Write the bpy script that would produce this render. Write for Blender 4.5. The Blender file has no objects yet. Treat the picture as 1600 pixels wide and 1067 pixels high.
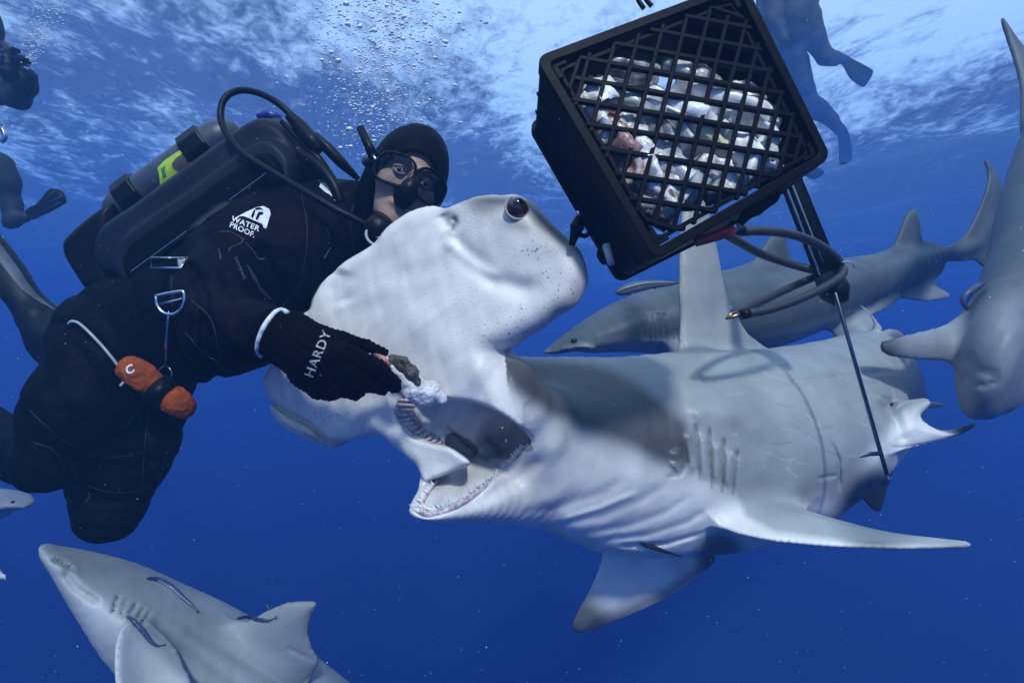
import bpy, math, random, time
import numpy as np
from mathutils import Vector, Matrix
from mathutils.bvhtree import BVHTree
from concurrent.futures import ThreadPoolExecutor
T0 = time.time()
random.seed(7)
S = bpy.context.scene
COL = S.collection
R = math.radians

# ------------------------------------------------------------------ camera, world, sun, exposure
FPX = 889.0                                     # focal length in pixels of the 1600 px wide photograph
cd = bpy.data.cameras.new('camera')
cam = bpy.data.objects.new('camera', cd)
COL.objects.link(cam)
cam.location = (0, 0, 0)
cam.rotation_euler = (R(90), 0, 0)
cd.lens = 36.0 * FPX / 1600.0
cd.clip_start = 0.02
cd.clip_end = 2000
S.camera = cam

SUN_DIR = Vector((-0.09, 0.47, -0.42)).normalized()     # the way the light travels
sun_el = math.asin(-SUN_DIR.z)
sun_az = math.atan2(-SUN_DIR.x, -SUN_DIR.y)
w = bpy.data.worlds.new('World')
S.world = w
w.use_nodes = True
nt = w.node_tree
nt.nodes.clear()
wo = nt.nodes.new('ShaderNodeOutputWorld')
bg = nt.nodes.new('ShaderNodeBackground')
sky = nt.nodes.new('ShaderNodeTexSky')
sky.sky_type = 'NISHITA'
sky.sun_disc = False
sky.sun_elevation = sun_el
sky.sun_rotation = sun_az
sky.air_density = 1.0
sky.dust_density = 1.0
geo = nt.nodes.new('ShaderNodeNewGeometry')
sep = nt.nodes.new('ShaderNodeSeparateXYZ')
nt.links.new(geo.outputs['Incoming'], sep.inputs[0])   # z > 0 means looking down
neg = nt.nodes.new('ShaderNodeMath'); neg.operation = 'MULTIPLY'; neg.inputs[1].default_value = -1
nt.links.new(sep.outputs['Z'], neg.inputs[0])
ramp = nt.nodes.new('ShaderNodeMapRange'); ramp.interpolation_type = 'SMOOTHSTEP'
ramp.inputs['From Min'].default_value = -0.02
ramp.inputs['From Max'].default_value = 0.10
nt.links.new(neg.outputs[0], ramp.inputs['Value'])
deep = nt.nodes.new('ShaderNodeValToRGB')               # open water under the horizon: blue, darker with depth
dm = nt.nodes.new('ShaderNodeMapRange')
dm.inputs['From Min'].default_value = -1.0; dm.inputs['From Max'].default_value = 0.05
nt.links.new(neg.outputs[0], dm.inputs['Value']); nt.links.new(dm.outputs[0], deep.inputs[0])
deep.color_ramp.elements[0].color = (0.03, 0.06, 0.28, 1)
deep.color_ramp.elements[1].color = (0.48, 1.55, 3.6, 1)
mix = nt.nodes.new('ShaderNodeMix'); mix.data_type = 'RGBA'
nt.links.new(ramp.outputs[0], mix.inputs['Factor'])
nt.links.new(deep.outputs[0], mix.inputs['A'])
hz = nt.nodes.new('ShaderNodeMix'); hz.data_type = 'RGBA'; hz.inputs['Factor'].default_value = 0.55
hz.inputs['B'].default_value = (12.0, 15.0, 17.5, 1)      # thin bright cloud over the blue sky
nt.links.new(sky.outputs[0], hz.inputs['A'])
nt.links.new(hz.outputs['Result'], mix.inputs['B'])
nt.links.new(mix.outputs['Result'], bg.inputs['Color'])
bg.inputs['Strength'].default_value = 0.14
nt.links.new(bg.outputs[0], wo.inputs['Surface'])

sd = bpy.data.lights.new('sun', 'SUN')  # one sun lamp standing in for the strobes beside the camera
sd.energy = 4.9
sd.angle = R(5.0)
sd.color = (1.0, 0.915, 0.755)
sun = bpy.data.objects.new('sun', sd)
COL.objects.link(sun)
sun.rotation_euler = SUN_DIR.to_track_quat('-Z', 'Y').to_euler()
S.view_settings.view_transform = 'Standard'
S.view_settings.look = 'None'
S.view_settings.exposure = 0.0
S.view_settings.gamma = 1.0
S.view_settings.use_curve_mapping = False
S.render.engine = 'CYCLES'
cy = S.cycles
cy.max_bounces = 6; cy.diffuse_bounces = 2; cy.glossy_bounces = 3; cy.transmission_bounces = 4
cy.volume_bounces = 0; cy.transparent_max_bounces = 16
cy.caustics_reflective = False; cy.caustics_refractive = False
cy.use_denoising = True

# ------------------------------------------------------------------ small helpers
def P(px, py, Y):
    """point at depth Y metres seen at that place of the photograph"""
    return Vector(((px - 800.0) / FPX * Y, Y, (533.5 - py) / FPX * Y))
def PA(a):
    a = np.asarray(a, dtype=np.float64)
    return np.stack([(a[:, 0] - 800) / FPX * a[:, 2], a[:, 2], (533.5 - a[:, 1]) / FPX * a[:, 2]], 1)
def proj(p):
    y = np.maximum(p[:, 1], .05)
    return 800 + p[:, 0] / y * FPX, 533.5 - p[:, 2] / y * FPX

def tag(o, label=None, cat=None, group=None, kind=None):
    if label: o['label'] = label
    if cat: o['category'] = cat
    if group: o['group'] = group
    if kind: o['kind'] = kind
    return o
def empty(name, loc=(0, 0, 0)):
    o = bpy.data.objects.new(name, None); o.location = loc; COL.objects.link(o)
    o.empty_display_size = .1
    return o
def link(name, me, mat, parent=None, smooth=True):
    o = bpy.data.objects.new(name, me); COL.objects.link(o)
    if mat: me.materials.append(mat)
    if smooth: me.shade_smooth()
    if parent:
        o.parent = parent
        o.matrix_parent_inverse = Matrix.Translation(parent.location).inverted()
    return o
def np_mesh(name, v, quads, tris=None):
    me = bpy.data.meshes.new(name)
    v = np.asarray(v, dtype=np.float32)
    q = np.asarray(quads, dtype=np.int32).reshape(-1, 4)
    t = np.asarray(tris if tris is not None else [], dtype=np.int32).reshape(-1, 3)
    me.vertices.add(len(v)); me.vertices.foreach_set('co', v.ravel())
    nl = q.size + t.size
    me.loops.add(nl); me.loops.foreach_set('vertex_index', np.concatenate([q.ravel(), t.ravel()]).astype(np.int32))
    me.polygons.add(len(q) + len(t))
    st = np.concatenate([np.arange(len(q)) * 4, q.size + np.arange(len(t)) * 3]).astype(np.int32)
    me.polygons.foreach_set('loop_start', st)
    me.update(calc_edges=True); me.validate()
    return me
def add_col(me, c):
    a = me.color_attributes.new('Col', 'FLOAT_COLOR', 'POINT')
    cc = np.ones((len(me.vertices), 4), dtype=np.float32); cc[:, :3] = c
    a.data.foreach_set('color', cc.ravel())

class MB:
    """collects plain geometry for one mesh object"""
    def __init__(s): s.v = []; s.f = []
    def add(s, vs, fs):
        b = len(s.v); s.v += [tuple(x) for x in vs]; s.f += [tuple(i + b for i in f) for f in fs]
    def box(s, c, ax, ay, az):
        c = Vector(c); vs = [c + Vector(ax) * i + Vector(ay) * j + Vector(az) * k for i in (-1, 1) for j in (-1, 1) for k in (-1, 1)]
        s.add(vs, [(0, 1, 3, 2), (4, 6, 7, 5), (0, 4, 5, 1), (2, 3, 7, 6), (0, 2, 6, 4), (1, 5, 7, 3)])
    def bar(s, a, b, w_, t, up=(0, 0, 1)):
        a = Vector(a); b = Vector(b); d = (b - a); L = d.length; d.normalize()
        u = Vector(up); side = d.cross(u)
        if side.length < 1e-4: side = d.cross(Vector((1, 0, 0)))
        side.normalize(); u = side.cross(d)
        s.box((a + b) / 2, d * L / 2, side * w_ / 2, u * t / 2)
    def tube(s, pts, rad, n=12, flat=1.0, up=(0, 0, 1), caps=True, closed=False):
        pts = [Vector(p) for p in pts]; m = len(pts)
        if not hasattr(rad, '__len__'): rad = [rad] * m
        prev = None; vs = []
        for i, p in enumerate(pts):
            t = (pts[(i + 1) % m] if (closed or i < m - 1) else p) - (pts[i - 1] if (closed or i > 0) else p)
            t.normalize()
            if prev is None:
                u = Vector(up); u = u - t * u.dot(t)
                if u.length < 1e-3: u = Vector((1, .1, 0)); u = u - t * u.dot(t)
            else: u = prev - t * prev.dot(t)
            u.normalize(); prev = u; sd_ = t.cross(u)
            for k in range(n):
                a = 2 * math.pi * k / n
                vs.append(p + (u * math.cos(a) + sd_ * math.sin(a) * flat) * rad[i])
        fs = []
        for i in range(m if closed else m - 1):
            j = (i + 1) % m
            for k in range(n):
                l = (k + 1) % n
                fs.append((i * n + k, i * n + l, j * n + l, j * n + k))
        if caps and not closed:
            fs.append(tuple(range(n - 1, -1, -1))); fs.append(tuple((m - 1) * n + k for k in range(n)))
        s.add(vs, fs)
    def prism(s, outline, off):
        """outline = list of 3D points; off = 3D vector giving it its thickness"""
        n = len(outline); off = Vector(off)
        vs = [Vector(p) - off / 2 for p in outline] + [Vector(p) + off / 2 for p in outline]
        s.add(vs, [tuple(range(n - 1, -1, -1)), tuple(range(n, 2 * n))] + [(i, (i + 1) % n, n + (i + 1) % n, n + i) for i in range(n)])
    def build(s, name, mat, parent=None, smooth=False, bevel=0, angle=None):
        me = bpy.data.meshes.new(name); me.from_pydata(s.v, [], s.f); me.update()
        o = link(name, me, mat, parent, smooth)
        if bevel:
            b = o.modifiers.new('bevel', 'BEVEL'); b.width = bevel; b.segments = 2; b.limit_method = 'ANGLE'
        return o

def crm(pts, k=8, closed=False):
    """Catmull-Rom through rows of numbers"""
    a = np.asarray(pts, dtype=np.float64); n = len(a); out = []
    rng = range(n) if closed else range(n - 1)
    for i in rng:
        p1 = a[i]; p2 = a[(i + 1) % n]
        p0 = a[i - 1] if (closed or i > 0) else 2 * p1 - p2
        p3 = a[(i + 2) % n] if (closed or i < n - 2) else 2 * p2 - p1
        for j in range(k):
            t = j / k
            out.append(.5 * ((2 * p1) + (-p0 + p2) * t + (2 * p0 - 5 * p1 + 4 * p2 - p3) * t * t + (-p0 + 3 * p1 - 3 * p2 + p3) * t ** 3))
    if not closed: out.append(a[-1])
    return np.array(out)

# ------------------------------------------------------------------ solid modelling with distance fields
def smin(a, b, k):
    h = np.clip(k - np.abs(a - b), 0, None) / k
    return np.minimum(a, b) - h * h * k * .25
def smax(a, b, k): return -smin(-a, -b, k)
def sstep(x, a, b):
    t = np.clip((x - a) / (b - a), 0, 1); return t * t * (3 - 2 * t)
def bnd(fn, lo, hi, m=.1):
    lo = np.asarray(lo, dtype=np.float32); hi = np.asarray(hi, dtype=np.float32)
    def g(p):
        q = np.maximum(np.maximum(lo - p, p - hi), 0)
        d = np.sqrt((q * q).sum(1))
        i = np.nonzero(d < m)[0]
        if len(i): d[i] = fn(p[i])
        return d
    return g
def seg_px(px, py, poly):
    """distance in pixels to an open polyline, and how far along"""
    best = np.full(px.shape, 1e9, dtype=np.float32); tt = np.zeros_like(best); n = len(poly) - 1
    for i in range(n):
        ax, ay = poly[i][:2]; bx, by = poly[i + 1][:2]
        dx, dy = bx - ax, by - ay; L = dx * dx + dy * dy + 1e-9
        t = np.clip(((px - ax) * dx + (py - ay) * dy) / L, 0, 1)
        d = np.hypot(px - ax - t * dx, py - ay - t * dy)
        mk = d < best; best = np.where(mk, d, best); tt = np.where(mk, (i + t) / n, tt)
    return best, tt
def poly_sd(x, y, poly):
    n = len(poly); d = np.full(x.shape, 1e12, dtype=np.float64); s = np.ones(x.shape)
    for i in range(n):
        ax, ay = poly[i]; bx, by = poly[i - 1]
        ex, ey = bx - ax, by - ay; wx = x - ax; wy = y - ay
        t = np.clip((wx * ex + wy * ey) / (ex * ex + ey * ey + 1e-12), 0, 1)
        cx = wx - ex * t; cy_ = wy - ey * t
        d = np.minimum(d, cx * cx + cy_ * cy_)
        c1 = y >= ay; c2 = y < by; c3 = ex * wy > ey * wx
        s = np.where((c1 & c2 & c3) | (~c1 & ~c2 & ~c3), -s, s)
    return s * np.sqrt(d)
def cones(nodes, k=0.0, pxr=False, m=.12):
    """chain of round cones; nodes = (x, y, z, r)"""
    a = np.asarray(nodes, dtype=np.float32)
    def fn(p):
        d = None
        for i in range(len(a) - 1):
            A, B = a[i, :3], a[i + 1, :3]; ab = B - A
            t = np.clip((p - A) @ ab / (ab @ ab + 1e-12), 0, 1)
            o = p - A - t[:, None] * ab
            e = np.sqrt((o * o).sum(1)) - (a[i, 3] + (a[i + 1, 3] - a[i, 3]) * t)
            d = e if d is None else (smin(d, e, k) if k else np.minimum(d, e))
        return d
    rr = a[:, 3].max()
    return bnd(fn, a[:, :3].min(0) - rr, a[:, :3].max(0) + rr, m)
def N(px, py, Y, rpx): return (*P(px, py, Y), rpx * Y / FPX)
def loft(nodes, up=(0, 0, 1), k=4, m=.12):
    """nodes = (x,y,z, half height above, half height below, half width) along a spine"""
    a = crm(nodes, k).astype(np.float32); c = a[:, :3]
    T = np.gradient(c, axis=0); T /= np.linalg.norm(T, axis=1)[:, None]
    U = np.asarray(up, dtype=np.float32)[None] - T * (T @ np.asarray(up, dtype=np.float32))[:, None]
    U /= np.linalg.norm(U, axis=1)[:, None]; U = U.astype(np.float32)
    def fn(p):
        best = None
        for i in range(len(a) - 1):
            A = c[i]; ab = c[i + 1] - A
            t = np.clip((p - A) @ ab / (ab @ ab + 1e-12), 0, 1)
            o = p - A - t[:, None] * ab
            u = U[i] + (U[i + 1] - U[i]) * t[:, None]
            ou = (o * u).sum(1); oo = (o * o).sum(1)
            ha = a[i, 3] + (a[i + 1, 3] - a[i, 3]) * t; hb = a[i, 4] + (a[i + 1, 4] - a[i, 4]) * t
            hw = a[i, 5] + (a[i + 1, 5] - a[i, 5]) * t
            hh = np.where(ou > 0, ha, hb)
            q = np.sqrt(ou * ou / (hh * hh) + np.maximum(oo - ou * ou, 0) / (hw * hw))
            e = (q - 1) * np.minimum(hh, hw)
            best = e if best is None else np.minimum(best, e)
        return best
    rr = a[:, 3:6].max()
    return bnd(fn, c.min(0) - rr, c.max(0) + rr, m)
def L3(px, py, Y, up, dn, wd):
    """loft node: up / dn = half heights in pixels, wd = half width in metres"""
    return (*P(px, py, Y), up * Y / FPX, dn * Y / FPX, wd)
def plate(out3d, hmax, Rr, e=.003, bend=True, smooth=6, m=.1, hfun=None):
    """fin-like plate on its own fitted plane: outline of 3D points, lens-shaped thickness"""
    o = crm(out3d, smooth, closed=True) if smooth else np.asarray(out3d, dtype=np.float64)
    c = o.mean(0); U_, S_, V_ = np.linalg.svd(o - c); ex, ey, n = V_
    x = (o - c) @ ex; y = (o - c) @ ey; z = (o - c) @ n
    poly = list(zip(x, y))
    A = np.stack([np.ones_like(x), x, y, x * x, x * y, y * y], 1)
    co = np.linalg.lstsq(A, z, rcond=None)[0] if bend else np.zeros(6)
    def fn(p):
        q = p - c; X = q @ ex; Yy = q @ ey; Z = q @ n
        wv = Z - (co[0] + co[1] * X + co[2] * Yy + co[3] * X * X + co[4] * X * Yy + co[5] * Yy * Yy)
        d2 = poly_sd(X, Yy, poly)
        s = np.clip(-d2 / Rr, 0, 1)
        h = (hmax if hfun is None else hfun(p)) * np.sqrt(s * (2 - s))
        return (np.maximum(d2, (np.abs(wv) - h) * sc) - e * sc).astype(np.float32)
    sc = min(1.0, Rr / (hmax * 1.8))
    r = hmax + e + np.abs(z).max() * .3
    return bnd(fn, o.min(0) - r, o.max(0) + r, m)
def ellipsoid(c, axes, rads, m=.1):
    c = np.asarray(c, dtype=np.float32); A = np.asarray(axes, dtype=np.float32); rads = np.asarray(rads, dtype=np.float32)
    def fn(p):
        q = (p - c) @ A.T; k0 = np.linalg.norm(q / rads, axis=1); k1 = np.linalg.norm(q / (rads * rads), axis=1)
        return k0 * (k0 - 1) / np.maximum(k1, 1e-6)
    r = rads.max()
    return bnd(fn, c - r, c + r, m)
def tps(ctrl):
    a = np.asarray(ctrl, dtype=np.float64); x = a[:, :2] / 100; z = a[:, 2]; n = len(a)
    def ker(r2): return .5 * r2 * np.log(r2 + 1e-9)
    K = ker(((x[:, None] - x[None]) ** 2).sum(2)) + np.eye(n) * 1e-4
    Q = np.concatenate([np.ones((n, 1)), x], 1)
    M = np.block([[K, Q], [Q.T, np.zeros((3, 3))]])
    s = np.linalg.solve(M, np.concatenate([z, np.zeros(3)]))
    def f(px, py):
        X = px / 100; Y_ = py / 100; r = s[n] + s[n + 1] * X + s[n + 2] * Y_
        for i in range(n): r = r + s[i] * ker((X - x[i, 0]) ** 2 + (Y_ - x[i, 1]) ** 2)
        return r
    return f

_fr = np.random.default_rng(77); _fd = _fr.normal(size=(24, 3)); _fd /= np.linalg.norm(_fd, axis=1)[:, None]; _fp = _fr.uniform(0, 6.28, 24)
def fnoise(p, f, o=2):
    s = 0
    for k in range(o):
        w_ = sum(np.sin((p @ _fd[(k * 7 + i) % 24].astype(np.float32)) * (f * 2.1 ** k * (.7 + .12 * i)) + _fp[(k * 5 + i) % 24] + 1.7 * np.sin((p @ _fd[(k * 3 + i + 9) % 24].astype(np.float32)) * f * 2.1 ** k * .55)) for i in range(5))
        s = s + w_ / 3.2 / 2 ** k
    return s
POOL = ThreadPoolExecutor(4)
def feval(f, p, chunk=60000):
    cs = [p[i:i + chunk] for i in range(0, len(p), chunk)]
    return np.concatenate([np.asarray(r, dtype=np.float32) for r in POOL.map(f, cs)]) if cs else np.zeros(0, np.float32)
_CO = np.array([(i, j, k) for i in (0, 1) for j in (0, 1) for k in (0, 1)])
_ED = [(a, b) for a in range(8) for b in range(a + 1, 8) if bin(a ^ b).count('1') == 1]
def sdf_mesh(name, f, lo, hi, h, slack=1.5):
    lo = np.asarray(lo, dtype=np.float64); hi = np.asarray(hi, dtype=np.float64)
    B = 32; n = np.ceil((hi - lo) / (h * B)).astype(int)
    g = np.stack(np.meshgrid(*[np.arange(x) for x in n], indexing='ij'), -1).reshape(-1, 3) * B
    while True:
        ctr = (lo + (g + B / 2) * h).astype(np.float32)
        v = feval(f, ctr)
        g = g[np.abs(v) < B * h * .87 * slack + h]
        if B == 4: break
        B //= 2
        g = (g[:, None, :] + _CO[None] * B).reshape(-1, 3)
    K = len(g)
    off = np.stack(np.meshgrid(*[np.arange(5)] * 3, indexing='ij'), -1).reshape(-1, 3)
    pts = (lo + (g[:, None, :] + off[None]) * h).astype(np.float32).reshape(-1, 3)
    V = feval(f, pts).reshape(K, 5, 5, 5)
    c8 = np.stack([V[:, i:i + 4, j:j + 4, k:k + 4] for i, j, k in _CO], -1)
    ins = c8 < 0; s = ins.sum(-1); mixed = (s > 0) & (s < 8)
    idx = np.argwhere(mixed)
    cell = g[idx[:, 0]] + idx[:, 1:]
    vals = c8[mixed].astype(np.float64)
    acc = np.zeros((len(cell), 3)); cnt = np.zeros(len(cell))
    for a, b in _ED:
        va, vb = vals[:, a], vals[:, b]; cr = (va < 0) != (vb < 0)
        t = np.where(cr, va / np.where(cr, va - vb, 1), 0)
        p = _CO[a] + (_CO[b] - _CO[a]) * t[:, None]
        acc += np.where(cr[:, None], p, 0); cnt += cr
    vert = lo + (cell + acc / cnt[:, None]) * h
    W = 1 << 20
    key = (cell[:, 0].astype(np.int64) * W + cell[:, 1]) * W + cell[:, 2]
    od = np.argsort(key); ks = key[od]
    def find(c):
        k = (c[:, 0].astype(np.int64) * W + c[:, 1]) * W + c[:, 2]
        i = np.clip(np.searchsorted(ks, k), 0, len(ks) - 1)
        return np.where(ks[i] == k, od[i], -1)
    Q = []
    for ax in range(3):
        b = (4, 2, 1)[ax]
        v0 = vals[:, 0] < 0; v1 = vals[:, b] < 0
        cr = np.nonzero(v0 != v1)[0]
        c = cell[cr]; e1 = np.zeros(3, int); e2 = np.zeros(3, int); e1[(ax + 1) % 3] = 1; e2[(ax + 2) % 3] = 1
        q = np.stack([cr, find(c - e1), find(c - e1 - e2), find(c - e2)], 1)
        fl = v0[cr]; q = np.where(fl[:, None], q, q[:, ::-1])
        Q.append(q[(q >= 0).all(1)])
    Q = np.concatenate(Q)
    me = np_mesh(name, vert, Q)
    print(f'{name}: {len(vert)} verts, t={time.time() - T0:.1f}')
    return me, vert

def cast(bvh, px, py, near=.0):
    d = P(px, py, 1).normalized()
    hit = bvh.ray_cast(d * near, d, 20)
    return hit
def bvh_of(me):
    v = [x.co.copy() for x in me.vertices]; return BVHTree.FromPolygons(v, [tuple(p.vertices) for p in me.polygons])

# ------------------------------------------------------------------ materials
class NT:
    def __init__(s, name):
        s.m = bpy.data.materials.new(name); s.m.use_nodes = True; s.t = s.m.node_tree; s.t.nodes.clear()
        s.out = s.n('ShaderNodeOutputMaterial')
    def n(s, t, **kw):
        x = s.t.nodes.new(t)
        for k, v in kw.items(): setattr(x, k, v)
        return x
    def l(s, a, b): s.t.links.new(a, b)
def mat(name, col, rough=.5, metal=0, var=.25, scale=12, bump=.2, bscale=60, attr=False, spec=.5, coat=0, dist=.002, tint=None, stretch=None, pores=False):
    n = NT(name); b = n.n('ShaderNodeBsdfPrincipled'); n.l(b.outputs[0], n.out.inputs['Surface'])
    tc = n.n('ShaderNodeTexCoord'); mp = n.n('ShaderNodeMapping'); n.l(tc.outputs['Object'], mp.inputs[0])
    if stretch: mp.inputs['Scale'].default_value = stretch
    nz = n.n('ShaderNodeTexNoise'); nz.inputs['Scale'].default_value = scale; nz.inputs['Detail'].default_value = 6
    n.l(mp.outputs[0], nz.inputs['Vector'])
    mr = n.n('ShaderNodeMapRange'); mr.inputs['From Min'].default_value = .3; mr.inputs['From Max'].default_value = .7
    mr.inputs['To Min'].default_value = 1 - var; mr.inputs['To Max'].default_value = 1 + var * .6
    n.l(nz.outputs[0], mr.inputs['Value'])
    mx = n.n('ShaderNodeMix', data_type='RGBA', blend_type='MULTIPLY'); mx.inputs['Factor'].default_value = 1
    if attr:
        at = n.n('ShaderNodeAttribute', attribute_name='Col'); n.l(at.outputs['Color'], mx.inputs['A'])
    else: mx.inputs['A'].default_value = (*col, 1)
    if pores:
        vo = n.n('ShaderNodeTexVoronoi'); vo.inputs['Scale'].default_value = 150; n.l(mp.outputs[0], vo.inputs['Vector'])
        sz = n.n('ShaderNodeTexWhiteNoise'); n.l(vo.outputs['Position'], sz.inputs['Vector'])
        ths = n.n('ShaderNodeMath', operation='MULTIPLY'); ths.inputs[1].default_value = .34; n.l(sz.outputs['Value'], ths.inputs[0])
        lt = n.n('ShaderNodeMath', operation='LESS_THAN'); n.l(vo.outputs['Distance'], lt.inputs[0]); n.l(ths.outputs[0], lt.inputs[1])
        pm = n.n('ShaderNodeAttribute', attribute_name='Pore'); ml = n.n('ShaderNodeMath', operation='MULTIPLY'); n.l(lt.outputs[0], ml.inputs[0]); n.l(pm.outputs['Fac'], ml.inputs[1])
        pmx = n.n('ShaderNodeMix', data_type='RGBA'); pmx.inputs['B'].default_value = (.16, .14, .14, 1); n.l(ml.outputs[0], pmx.inputs['Factor']); n.l(at.outputs['Color'], pmx.inputs['A']); n.l(pmx.outputs['Result'], mx.inputs['A'])
        fz = n.n('ShaderNodeTexNoise'); fz.inputs['Scale'].default_value = 420; fz.inputs['Detail'].default_value = 3; n.l(tc.outputs['Object'], fz.inputs['Vector'])
        fm_ = n.n('ShaderNodeMapRange'); fm_.inputs['From Min'].default_value = .25; fm_.inputs['From Max'].default_value = .75; fm_.inputs['To Min'].default_value = .91; fm_.inputs['To Max'].default_value = 1.06; n.l(fz.outputs[0], fm_.inputs['Value'])
        m3 = n.n('ShaderNodeMath', operation='MULTIPLY'); n.l(mr.outputs[0], m3.inputs[0]); n.l(fm_.outputs[0], m3.inputs[1]); mr = m3
    n.l(mr.outputs[0], mx.inputs['B']); n.l(mx.outputs['Result'], b.inputs['Base Color'])
    b.inputs['Roughness'].default_value = rough; b.inputs['Metallic'].default_value = metal
    b.inputs['Specular IOR Level'].default_value = spec; b.inputs['Coat Weight'].default_value = coat
    nb = n.n('ShaderNodeTexNoise'); nb.inputs['Scale'].default_value = bscale; nb.inputs['Detail'].default_value = 5
    n.l(mp.outputs[0], nb.inputs['Vector'])
    bp = n.n('ShaderNodeBump'); bp.inputs['Strength'].default_value = bump; bp.inputs['Distance'].default_value = dist
    n.l(nb.outputs[0], bp.inputs['Height']); n.l(bp.outputs[0], b.inputs['Normal'])
    return n.m
M = {}
M['shark'] = mat('shark_skin', (1, 1, 1), .40, var=.10, scale=8, bump=.6, bscale=260, attr=True, spec=.45, dist=.0012, pores=True)
M['shark_far'] = mat('shark_skin_far', (1, 1, 1), .5, var=.30, scale=6, bump=.3, bscale=60, attr=True, spec=.3, dist=.003)
M['flesh'] = mat('mouth_lining', (.48, .46, .45), .35, var=.3, scale=25, bump=.6, bscale=70, spec=.5)
M['gum'] = mat('gum', (.56, .45, .45), .32, var=.55, scale=110, bump=.7, bscale=150, spec=.5)
M['tooth'] = mat('tooth_enamel', (.82, .80, .76), .25, var=.1, bump=.05)
M['neo'] = mat('neoprene', (.0016, .0019, .0030), .58, var=.6, scale=14, bump=.6, bscale=45, spec=.045, dist=.006)
M['neofar'] = mat('hazy_neoprene', (.008, .010, .013), .7, var=.3, scale=10, bump=.3)  # paler than the near suit: distance haze put into the colour
M['neo2'] = mat('neoprene_panel', (.0035, .0055, .008), .45, var=.5, scale=14, bump=.35, bscale=60, spec=.3, dist=.004)
M['knit'] = mat('knitted_glove', (.0018, .0018, .0024), .9, var=.6, scale=120, bump=1, bscale=330, spec=.04, dist=.0015)
M['rubber'] = mat('black_rubber', (.0025, .0027, .0036), .4, var=.5, scale=30, bump=.35, bscale=90, spec=.15)
M['plastic'] = mat('black_plastic', (.0028, .003, .004), .45, var=.7, scale=18, bump=.5, bscale=120, spec=.06, dist=.001)
M['shell'] = mat('scuffed_shell', (.008, .0095, .019), .5, var=.55, scale=9, bump=.3, bscale=40, spec=.15)
M['steel'] = mat('stainless_steel', (.62, .63, .66), .22, metal=1, var=.2, scale=20, bump=.1)
M['tankpaint'] = mat('grey_tank_paint', (.035, .045, .065), .45, var=.4, scale=15, bump=.2)
M['silver'] = mat('silver_paint', (.42, .46, .50), .4, var=.3, scale=15, bump=.2)
M['lime'] = mat('lime_label', (.42, .60, .04), .5, var=.25, scale=30, bump=.1)
M['green'] = mat('green_label_print', (.04, .20, .10), .5, var=.2)
M['brown'] = mat('brown_label_print', (.10, .085, .06), .5, var=.3, scale=40)
M['white'] = mat('white_print', (.66, .68, .72), .6, var=.3, scale=90)
M['greyprint'] = mat('grey_knit_print', (.36, .36, .38), .9, var=.7, scale=330)
M['orange'] = mat('orange_pouch_cloth', (.33, .065, .012), .9, var=.5, scale=26, bump=1, bscale=38, dist=.008, spec=.15)
M['stitch'] = mat('grey_stitching', (.10, .105, .115), .8, var=.3)
M['red'] = mat('red_tape', (.42, .02, .02), .45, var=.4, scale=50, bump=.3)
M['gold'] = mat('bronze_metal', (.35, .24, .13), .35, metal=1, var=.3)
M['skin'] = mat('face_skin', (.40, .265, .195), .5, var=.2, scale=30, bump=.35, bscale=90, spec=.4, dist=.0015)
M['eyew'] = mat('eye_white', (.55, .52, .48), .2, var=.1, scale=60, bump=0)
M['eyed'] = mat('eye_dark', (.006, .005, .005), .08, var=.2, bump=0, coat=.6)
M['iris'] = mat('eye_iris', (.035, .013, .006), .12, var=.6, scale=90, bump=.1, coat=.6)
M['sclera'] = mat('shark_eye_lid', (.30, .30, .28), .35, var=.3, scale=60, bump=.1)
# ------------------------------------------------------------------ the water: body (haze) and surface
def make_haze():
    mb = MB(); mb.box((0, 28, -12.6), (55, 0, 0), (0, 42, 0), (0, 0, 16.4))
    n = NT('sea_water_volume'); v = n.n('ShaderNodeVolumePrincipled')
    v.inputs['Color'].default_value = (0.14, 0.38, 0.97, 1)
    v.inputs['Density'].default_value = 0.040
    v.inputs['Anisotropy'].default_value = 0.0
    ab = n.n('ShaderNodeVolumeAbsorption'); ab.inputs['Color'].default_value = (0, .34, .76, 1); ab.inputs['Density'].default_value = .074
    ad = n.n('ShaderNodeAddShader'); n.l(v.outputs[0], ad.inputs[0]); n.l(ab.outputs[0], ad.inputs[1])
    n.l(ad.outputs[0], n.out.inputs['Volume'])
    o = mb.build('haze', n.m)
    tag(o, 'blue sea water filling the whole scene and swallowing the distance', 'water', kind='stuff')
make_haze()

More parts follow.
